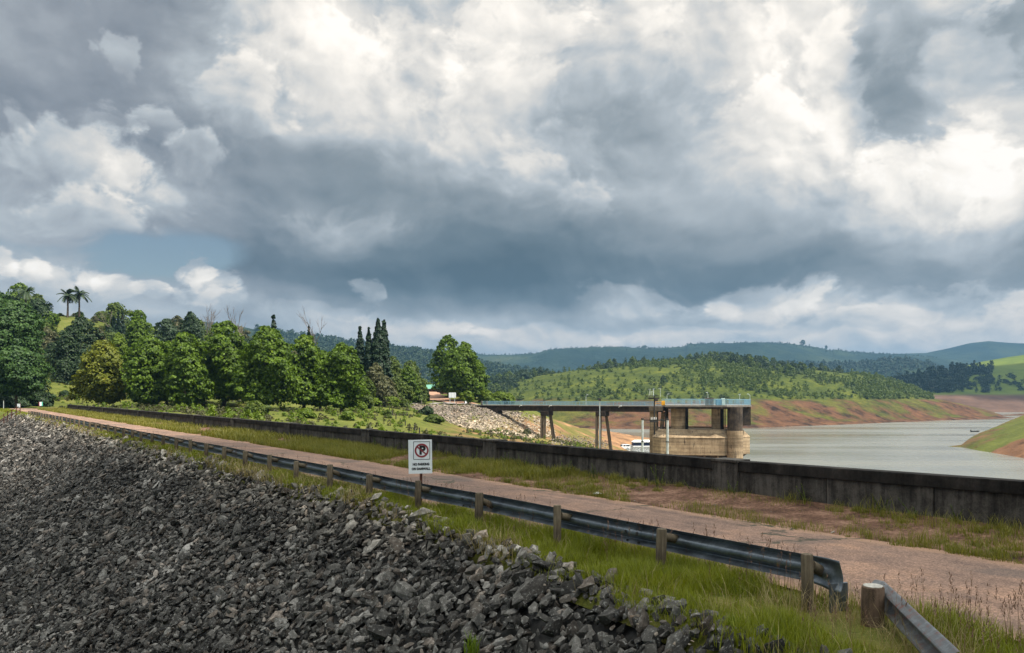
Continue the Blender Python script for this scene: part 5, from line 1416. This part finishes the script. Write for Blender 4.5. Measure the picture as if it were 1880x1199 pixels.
make_tree('broadleaf_tree', 122, 605, 690, 22, 163, 'dark', 'dome', 'dark evergreen leaning against the left side of a bigger one', seed=17, ncl=162, lsz=.5)
make_tree('broadleaf_tree', 182, 600, 690, 20, 170, 'olive', 'dome', 'olive toned tree at the right shoulder of the big dark evergreen', seed=18, ncl=126, lsz=.5)
make_tree('broadleaf_tree', 70, 547, 620, 24, 215, 'dark', 'dome', 'dark rounded tree on the skyline below the leftmost palm', seed=19, ncl=144, lsz=.55)
# spreading acacias at the left edge
make_tree('acacia_tree', 22, 545, 735, 62, 128, 'acacia', 'umbrella', 'huge spreading acacia with layered crown at the left edge', seed=20, ncl=414, per=45, crf=.20, lsz=.40, lay=.55, lop=.2)
make_tree('acacia_tree', -18, 528, 735, 60, 140, 'acacia', 'umbrella', 'acacia crown cut off by the left edge of the picture', seed=21, ncl=306, per=65, crf=.22, lsz=.42, lay=.55)
make_tree('acacia_tree', 30, 632, 740, 52, 120, 'acacia', 'umbrella', 'lower acacia crown hanging in front of the huge spreading one', seed=22, ncl=270, per=60, crf=.22, lsz=.38, lay=.55)
# conifers
CY = 'cypress_tree'
make_tree(CY, 502, 574, 660, 13, 152, 'cypress', 'cypress', 'small lone cypress tip rising behind the broad plane tree', seed=30, ncl=108, crf=.45, lsz=.45)
make_tree(CY, 661, 596, 700, 11, 150, 'cypress', 'cypress', 'leftmost and lower of the tall cypresses beside the plane row', seed=31, ncl=198, crf=.45, lsz=.45)
make_tree(CY, 677, 599, 700, 11, 150, 'cypress', 'cypress', 'middle cypress of the group, slightly lower than its left neighbour', seed=32, ncl=198, crf=.45, lsz=.45)
make_tree(CY, 694, 579, 705, 15, 150, 'cypress', 'cypress', 'tallest cypress of the dark group right of the plane row', seed=33, ncl=252, crf=.42, lsz=.45)
make_tree(CY, 705, 583, 705, 14, 152, 'cypress', 'cypress', 'rightmost cypress, its tip just beneath the tallest one', seed=34, ncl=252, crf=.42, lsz=.45)
make_tree('spruce_tree', 567, 594, 680, 11, 172, 'cypress', 'spruce', 'slender little spruce tip between the lone cypress and the tall group', seed=35, ncl=108, crf=.4, lsz=.5)
make_tree('pine_tree', 217, 573, 625, 4.5, 222, 'cypress', 'spruce', 'thin dark conifer on the skyline, tallest of the distant trio', seed=36, ncl=72, crf=.5, lsz=.6)
make_tree('pine_tree', 209, 582, 625, 6, 222, 'cypress', 'spruce', 'stubby dark conifer on the skyline at the left of the distant trio', seed=37, ncl=72, crf=.5, lsz=.6)
make_tree('pine_tree', 225, 572, 625, 5, 224, 'cypress', 'spruce', 'dark conifer on the skyline at the right of the distant trio', seed=38, ncl=72, crf=.5, lsz=.6)
# big tree by the bridge
make_tree(PT, 824, 614, 738, 30, 184, 'plane', 'plane', 'tallest crown of the plane tree clump by the bridge, at its left', seed=40, ncl=234, lsz=.5)
make_tree(PT, 846, 637, 740, 40, 172, 'plane', 'plane', 'broad front plane tree of the clump by the bridge, behind the notice board', seed=41, ncl=288, lsz=.46)
make_tree(PT, 872, 659, 738, 24, 178, 'plane', 'plane', 'lowest plane tree at the right of the clump by the bridge', seed=42, ncl=198, lsz=.48)
make_tree(PT, 852, 626, 738, 28, 188, 'plane', 'plane', 'plane tree behind the others in the clump by the bridge', seed=43, ncl=198, lsz=.5)
make_tree('young_tree', 858, 717, 740, 11, 165, 'lime', 'round', 'bright green sapling below the plane tree clump, right of the notice board', seed=44, ncl=72, lsz=.4)
make_tree('shrub', 893, 715, 740, 15, 171, 'lime', 'dome', 'bright green shrub between sapling and bridge end', 'shrub', seed=45, ncl=90, lsz=.4, trunk=False)
make_tree('shrub', 917, 718, 741, 16, 173, 'lime', 'dome', 'bright green shrub directly above the land end of the bridge', 'shrub', seed=46, ncl=90, lsz=.4, trunk=False)
make_tree('shrub', 935, 722, 741, 12, 175, 'lime', 'dome', 'low bright shrub furthest out behind the bridge railing', 'shrub', seed=47, ncl=72, lsz=.4, trunk=False)
for i, (px, top, hw, Y, lf, lab) in enumerate((
    (690, 664, 22, 140, 'olive', 'olive brown bush below the tallest cypresses'), (672, 690, 18, 132, 'bush', 'bush filling the gap right of the last plane tree'),
    (722, 652, 26, 158, 'bush', 'dense green bush right of the cypress group'), (748, 672, 22, 158, 'plane', 'tall green bush sloping down towards the road, middle of the thicket'),
    (766, 690, 18, 160, 'bush', 'right end bush of the thicket left of the hill road'), (708, 690, 22, 147, 'olive', 'dull olive bush at the front of the thicket'),
    (736, 698, 20, 150, 'bush', 'low green bush at the front of the thicket near the road'), (779, 706, 9, 168, 'dark', 'dark low bush at the edge of the hill road'),
    (716, 726, 18, 144, 'lime', 'fresh green low bush along the road edge'), (684, 730, 14, 136, 'lime', 'fresh green low bush at the foot of the cypresses'))):
    make_tree('bush', px, top, 740, hw, Y, lf, 'dome', lab, 'bush', seed=60 + i, ncl=144, per=45, crf=.26, lsz=.38, trunk=False)
for i, (px, py, hw, hh, lf, lab) in enumerate(((784, 762, 11, 16, 'dark', 'dark round bush on the rubble slope, upper of two'), (797, 776, 16, 15, 'bush', 'green spreading bush on the rubble slope, lower of two'),
    (712, 768, 5, 9, 'bush', 'small bush on the grassy bank beside the fence posts'), (967, 799, 5, 9, 'olive', 'small dry bush at the foot of the pale stones'),
    (955, 752, 9, 7, 'lime', 'small green bush under the bridge deck'), (78, 745, 22, 26, 'dark', 'dark rounded bush beside the small sign at the far wall end'),
    (20, 748, 30, 30, 'blue', 'dull green bush at the far left end of the dam'), (120, 728, 8, 8, 'dark', 'small dark bush alone on the yellow grass slope'),
    (470, 762, 22, 26, 'bush', 'low leafy bush under the broad plane tree'), (655, 756, 14, 22, 'lime', 'fresh green bush at the right end of the plane row'), (640, 770, 10, 10, 'lime', 'small bright bush on the bank below the last plane tree'), (560, 768, 14, 12, 'lime', 'low bright bush on the bank below the rounded plane tree'))):
    x, y, z = on_ground(px, py)
    make_tree('bush', px, py - hh, py, hw, y, lf, 'dome', lab, 'bush', seed=80 + i, ncl=90, per=45, crf=.30, lsz=.34, trunk=False)

# palms
def palm(px, top, base, Y, r, label, seed):
    rng = np.random.default_rng(seed)
    x = (px - 940) / F * Y; z = float(bank_z(x, Y)); H = CAMZ - ((top + r * .62) - HORIZON) / F * Y - z; R_ = r / F * Y
    o = empty('palm_tree', (x, Y, z), label, 'palm tree', 'palms on the hilltop')
    MB().tube([(0, 0, -.5), (.1, 0, H * .5), (0, 0, H)], [.34, .24, .26], 8).build('trunk', M['bark'], o)
    V, Q = [], []; off = 0
    for i in range(26):
        az = i * 2.4 + rng.normal(0, .2); el = rng.uniform(-.35, 1.25); L = R_ * rng.uniform(1.0, 1.35)
        s = np.linspace(0, 1, 9)
        rr = L * (s * math.cos(el * .8)); zz = L * (s * math.sin(max(el, 0.0)) * 1.0 + s * .25 - s ** 2 * (.62 + .3 * (1 - el)))
        wd = R_ * .26 * np.sin(np.clip(s * .95 + .05, 0, 1) * math.pi) ** .7 + .02
        c, q = math.cos(az), math.sin(az)
        for k in range(8):
            for sg in (-1, 1):
                for h in (0, .5):
                    a = k + h; rA = np.interp(a / 8, s, rr); zA = np.interp(a / 8, s, zz); rB = np.interp(min(a / 8 + .17, 1), s, rr); zB = np.interp(min(a / 8 + .17, 1), s, zz); w = np.interp(a / 8, s, wd)
                    p0 = (rA * c, rA * q, H + zA); p1 = (rA * c + .5 * (rB - rA) * c, rA * q + .5 * (rB - rA) * q, H + (zA + zB) / 2)
                    p2 = (rB * c - sg * w * q, rB * q + sg * w * c, H + zB - w * .55)
                    V += [p0, p1, p2]; Q.append((off, off + 1, off + 2)); off += 3
    np_obj('fronds', np.array(V), [np.array(Q)], LEAF['palm'], o)
palm(47, 526, 570, 222, 17, 'single palm on the hilltop above the huge acacia', 1)
palm(124, 533, 582, 230, 16, 'left palm of the twin palms on the hilltop', 2)
palm(145, 529, 582, 233, 17, 'right palm of the twin palms on the hilltop', 3)
# leafless trees
def bare_tree(px, top, Y, label, seed, spread=.32):
    rng = np.random.default_rng(seed)
    x = (px - 940) / F * Y; z = float(bank_z(x, Y)); H = CAMZ - (top - HORIZON) / F * Y - z
    o = empty('bare_tree', (x, Y, z), label, 'tree'); mb = MB()
    def br(p, d, L, r, k):
        e = p + d * L; mb.tube([tuple(p), tuple((p + e) / 2 + rng.normal(0, L * .03, 3)), tuple(e)], [r, r * .8, r * .6], 4, False)
        if k == 0: return
        for i in range(3 if k > 1 else 4):
            nd = d + rng.normal(0, spread, 3); nd[2] = abs(nd[2]) + .25; nd /= np.linalg.norm(nd)
            br(p + d * L * rng.uniform(.6, 1.0), nd, L * rng.uniform(.5, .75), r * .55, k - 1)
    br(np.array([0, 0, -.3]), np.array([0, 0, 1.0]), H * .52, H * .014, 4)
    mb.build('branches', M['deadwood'], o, normals=False)
bare_tree(384, 571, 190, 'leafless grey tree on the skyline right of the round dark tree', 5)
bare_tree(440, 581, 185, 'leafless grey tree on the skyline behind the tallest plane tree', 6)
bare_tree(200, 573, 225, 'thin leafless tree on the skyline left of the distant conifers', 7)
bare_tree(587, 606, 165, 'leafless grey tree next to the slender little spruce', 8)

# copies of a few bush shapes
def bush_mesh(seed, ncl, per, lsz, prof='dome', ratio=1.0, crf=.34):
    rng = np.random.default_rng(seed)
    P, N, C = crown_points(rng, 1.0 * ratio, .5, prof, ncl, per, .5 * crf, .45, 1.0, .2)
    V, q = leaf_quads(P, N, np.full(len(P), lsz), rng)
    return V, q
def bush_data(seed, leaf, *a, **k):
    V, q = bush_mesh(seed, *a, **k); me = np_mesh('bush', V, [q]); me.materials.append(LEAF[leaf]); return me
BUSH = {lf: [bush_data(500 + i * 7 + j, lf, 44, 60, .085, 'dome', rt) for j, rt in enumerate((.7, .95, 1.2))] for i, lf in enumerate(('bush', 'dark', 'olive', 'lime', 'blue', 'plane'))}
def place(me, name, x, y, z, s, rz, label, cat, group, rnd=None):
    o = bpy.data.objects.new(name, me); o.location = (x, y, z); o.scale = (s, s, s); o.rotation_euler = (0, 0, rz)
    link(o); return tag(o, label, cat, group)
rb = random.Random(77)
for i in range(240):
    px = rb.uniform(-70, 790); Y = rb.uniform(138, 250)
    if px > 760 and Y < 215: continue
    if px < 170 and Y < 150 and px > 85 and rb.random() < .8: continue
    if px > 620 and Y < 165: continue
    x = (px - 940) / F * Y; z = float(bank_z(x, Y))
    if z < .6: continue
    low = 85 < px < 175 and Y > 200
    lf = rb.choices(('bush', 'dark', 'olive', 'lime', 'blue', 'plane'), (5, 2, 4, 1.5, 2, 3))[0]
    s = rb.uniform(1.4, 2.6) if low else rb.uniform(2.5, 6.5) * (1.0 if Y < 200 else 1.2)
    place(rb.choice(BUSH[lf]), 'hillside_bush', x, Y, z - .3, s, rb.uniform(0, 6.3), 'green bush in the undergrowth of the wooded hillside behind the dam', 'bush', 'undergrowth of the wooded hillside')

def merged(name, items, mat, label, kind='stuff'):
    """items: (V, q, x, y, z, s, rz)"""
    Vs, qs, off = [], [], 0
    for V, q, x, y, z, s, r in items:
        c, sn = math.cos(r), math.sin(r)
        W = np.stack([(V[:, 0] * c - V[:, 1] * sn) * s + x, (V[:, 0] * sn + V[:, 1] * c) * s + y, V[:, 2] * s + z], 1)
        Vs.append(W); qs.append(q + off); off += len(W)
    return tag(np_obj(name, np.concatenate(Vs), [np.concatenate(qs)], mat), label, kind=kind)
SM = [bush_mesh(900 + i, 9, 9, .26, 'dome', rt, .6) for i, rt in enumerate((.6, .8, 1.0, 1.3))]
MD = [bush_mesh(920 + i, 16, 14, .17, 'dome', rt, .5) for i, rt in enumerate((.7, .9, 1.2))]
CN = [bush_mesh(940 + i, 18, 12, .20, 'cypress', 2.0, .55) for i in range(3)]

# scrub and trees of the green hill across the water
rh = np.random.default_rng(99)
cand = []
px = rh.uniform(860, 1850, 16000); u = rh.uniform(0, 1, 16000) ** .8
ys = WY(sh_py(px)) + 62; Y = ys + u * (760 - ys) ; x = (px - 940) / F * Y
z = hill_z(x, Y); _, py = proj(x, Y, z)
dn = fbm(x, Y, 0.013, 3, 55) * .8 + vnoise(x, Y, .05, 9) * .35
crest = np.exp(-((py - crest_py(px)) / 12.0) ** 2)
left = np.clip((1010 - px) / 110, 0, 1)
pr = np.clip(dn * 1.0 - .30 + crest * .60 + left * .35, 0, 1)
okk = (rh.uniform(size=len(px)) < pr) & (z > -1.5) & (py < bank_py(px) - 1.0)
idx = np.nonzero(okk)[0]
size = np.exp(rh.normal(1.38, .42, len(idx)))
order = np.argsort(-size / Y[idx]); ind = order[:210]
hill_bush = {lf: [bush_data(700 + i * 5 + j, lf, 26, 26, .13, p_, rt, crf=.42) for j, (p_, rt) in enumerate((('dome', .85), ('dome', 1.15), ('cypress', 1.9)))] for i, lf in enumerate(('dark', 'bush', 'blue'))}
for j in ind:
    i = idx[j]; lf = ('dark', 'dark', 'blue', 'bush')[rh.integers(0, 4)]; k = rh.integers(0, 3) if crest[i] > .25 else rh.integers(0, 2)
    s = min(size[j], 8.0 - 2.0 * crest[i]) * (.62 if k == 2 else 1.0)
    place(hill_bush[lf][k], 'hill_tree', x[i], Y[i], z[i] - .3, s, rh.uniform(0, 6.3), 'dark bushy tree on the green hill across the water', 'tree', 'trees on the green hill across the water')
rest = order[210:]
merged('hill_scrub', [(*SM[rh.integers(0, 4)], x[idx[j]], Y[idx[j]], z[idx[j]] - .2, min(size[j], 3.6), rh.uniform(0, 6.3)) for j in rest[:3200]], LEAF['dark2'], 'scattered dark scrub on the green hill')
px = rh.uniform(860, 1800, 16000); ys = WY(sh_py(px)) + 58; Y2 = ys + rh.uniform(0, 1, 16000) ** 1.5 * (740 - ys); x2 = (px - 940) / F * Y2; z2 = hill_z(x2, Y2); _, py2 = proj(x2, Y2, z2)
kk = (z2 > -2.2) & (py2 < bank_py(px)) & (rh.uniform(size=16000) < np.clip(.35 + .9 * fbm(x2, Y2, .02, 3, 66), .08, 1))
merged('hill_brush', [(*SM[rh.integers(0, 4)], x2[i], Y2[i], z2[i] - .2, rh.uniform(.8, 3.8), rh.uniform(0, 6.3)) for i in np.nonzero(kk)[0][:7500]], LEAF['bush'], 'low green brush covering the green hill')

# dark pine wood on the right hill
items = []
for _ in range(330):
    px = rh.uniform(1636, 1822); Yf = rh.uniform(855, 1010); 
    if px > 1780 and rh.uniform() < .4: continue
    xx = (px - 940) / F * Yf; zz = float(rhill_z(xx, Yf)); h = rh.uniform(11, 19) * (1 - .35 * abs(px - 1715) / 110) * (1.15 if Yf > 940 else .8)
    if zz < 1: continue
    V, q = (CN if rh.uniform() < .5 else MD)[rh.integers(0, 3)]
    items.append((V, q, xx, Yf, zz - .5, h * (.5 if V[:, 2].max() > 1.5 else .8), rh.uniform(0, 6.3)))
merged('pine_wood', items, LEAF['cypress'], 'dark pine wood covering the foot of the right hill')
items = [(*SM[rh.integers(0, 4)], *(lambda a, b: (a, b, float(rhill_z(a, b)) - .3))((rh.uniform(1660, 1960) - 940) / F * 900, rh.uniform(858, 935)), rh.uniform(3, 8), 0) for _ in range(80)]
merged('hill_foot_bushes', items, LEAF['dark'], 'dark bushes along the foot of the right hill')
xx, yy = (1716 - 940) / F * 872, 872.0; zz = float(rhill_z(xx, yy))
o = empty('pale_house', (xx, yy, zz), 'pale low house half hidden at the edge of the pine wood', 'house'); 
MB().box((0, 0, .6), (9, 6, 4)).build('wall', M['deck'], o); MB().loft([[(-5, -3.5, 2.6), (5, -3.5, 2.6), (5, 3.5, 2.6), (-5, 3.5, 2.6)], [(-4, -.3, 4.2), (4, -.3, 4.2), (4, .3, 4.2), (-4, .3, 4.2)]]).build('roof', M['rubble2'], o)

# tree line on the ridges
def ridge_trees(name, zf, Yc, p0, p1, n, h0, h1, spread, mat, label, tall=None):
    it = []
    for _ in range(n):
        p_ = rh.uniform(p0, p1); Yq = Yc - abs(rh.normal(0, spread)); xx = (p_ - 940) / F * Yq; zz = float(zf(xx, Yq))
        it.append((*SM[rh.integers(0, 4)], xx, Yq, zz - 1.5, rh.uniform(h0, h1), rh.uniform(0, 6.3)))
    return merged(name, it, mat, label)
zlow, zside, zfor, zmt = [r[0] for r in RIDGES]
ridge_trees('ridge_forest', zside, 1500, 470, 1000, 2600, 7, 12, 330, LEAF['dark'], 'forest covering the ridge behind the plane trees')
ridge_trees('ridge_forest', zfor, 2700, 720, 1720, 700, 4, 7, 60, LEAF['dark'], 'plantation trees along the crest of the far ridge')
ridge_trees('ridge_forest', zlow, 1750, 1380, 1740, 900, 6, 10, 220, LEAF['cypress'], 'dark woodland on the low ridge beyond the hill')
for i, (px, h, w, lab) in enumerate(((1474, 11, 8, 'large lone tree standing out on the crest of the far ridge'), (1517, 8, 4, 'small lone tree on the far ridge right of the large one'), (1183, 6, 9, 'little group of trees on the crest of the far ridge'), (731, 5, 5, 'lone treetop on the ridge right of the cypresses'))):
    zf = zside if px < 760 else zfor; Yq = 1499. if px < 760 else 2699.; xx = (px - 940) / F * Yq; zz = float(zf(xx, Yq)); k = Yq / F
    o = empty('ridge_tree', (xx, Yq, zz - 1), lab, 'tree')
    V, q = bush_mesh(980 + i, 30, 20, .12, 'round', 1.0, .35); V = V * (w * 1.4 * k, w * 1.4 * k, h * k)
    np_obj('crown', V, [q], LEAF['dark'], o); MB().tube([(0, 0, -2), (0, 0, h * k * .6)], .09 * w * k, 5).build('trunk', M['bark'], o)

# low growth on the near bank
rk = np.random.default_rng(44); it = []
px = rk.uniform(90, 1120, 20000); Yb = rk.uniform(66, 165, 20000); xb = (px - 940) / F * Yb; zb_ = bank_z(xb, Yb)
t_, d_ = todam(xb, Yb)
dn = fbm(xb, Yb, .09, 3, 77) + .4 * vnoise(xb, Yb, .5, 5)
okb = (zb_ > -12) & (d_ > 15.5) & (rk.uniform(size=len(px)) < np.clip(dn * .9 + .05, .05, .9))
_, pyb = proj(xb, Yb, zb_)
okb &= ~((px > 770) & (px < 1015) & (pyb < 792) & (pyb > 742)) & ~((Yb > 146) & (px > 640))
bi = np.nonzero(okb)[0]; half = rk.uniform(size=len(bi))
mk = lambda sel, a, b: [(*SM[rk.integers(0, 4)], xb[i], Yb[i], zb_[i] - .08, rk.uniform(a, b), rk.uniform(0, 6.3)) for i in sel]
merged('bank_growth', mk(bi[half < .30][:1600], .3, .95), LEAF['lime'], 'bright low plants on the grassy bank')
merged('bank_growth', mk(bi[half >= .30][:3600], .25, .8), LEAF['olive'], 'dull grass tussocks on the bank')

# ------------------------------------------------------------------ unseen clouds, sized to shade the foreground and the right hill
M['cloud'], n, b = material('cloud_vapour', 1.0, 0.0)
b.inputs['Base Color'].default_value = (.85, .86, .88, 1)
tr = n.n.new('ShaderNodeBsdfTranslucent'); tr.inputs[0].default_value = (.80, .83, .88, 1)
mx = n.n.new('ShaderNodeMixShader'); mx.inputs[0].default_value = .16
n.l.new(b.outputs[0], mx.inputs[1]); n.l.new(tr.outputs[0], mx.inputs[2]); n.l.new(mx.outputs[0], n.n['Material Output'].inputs[0])
def cloud(shade_x, shade_y, rx, ry, h, rz, seed):
    c = Vector((shade_x, shade_y, 0)) + SUN * (h / SUN.z)
    bm = bmesh.new(); bmesh.ops.create_icosphere(bm, subdivisions=5, radius=1.0)
    for v in bm.verts:
        d = v.co.copy(); k = 1 + .10 * mnoise.noise(d * 2.5 + Vector((seed, 0, 0))) + .05 * mnoise.noise(d * 7 + Vector((0, seed, 0))) + .03 * mnoise.noise(d * 17)
        v.co = Vector((d.x * rx * k, d.y * ry * k, (d.z * .22 if d.z > 0 else d.z * .05) * min(rx, ry) * k))
    me = bpy.data.meshes.new('cloud'); bm.to_mesh(me); bm.free(); me.materials.append(M['cloud'])
    me.polygons.foreach_set('use_smooth', [True] * len(me.polygons))
    o = link(bpy.data.objects.new('cloud', me)); o.location = c; o.rotation_euler = (0, 0, rz); o['kind'] = 'stuff'
    return o
cloud(-10, -86, 230, 122, 1700, R(5), 3.1)
cloud(560, 930, 165, 120, 1700, R(10), 8.2)

# ------------------------------------------------------------------ haze
hm = bpy.data.materials.new('haze_air'); hm.use_nodes = True
n = NT(hm.node_tree); n.n.clear()
pv = n.n.new('ShaderNodeVolumePrincipled'); pv.inputs['Color'].default_value = (.21, .42, .68, 1); pv.inputs['Density'].default_value = 1.45e-4; pv.inputs['Anisotropy'].default_value = .2
mo = n.n.new('ShaderNodeOutputMaterial'); n.l.new(pv.outputs[0], mo.inputs['Volume'])
hb_ = MB().box((0, 1800, 104), (13000, 8000, 257)).build('haze', hm); hb_['kind'] = 'stuff'
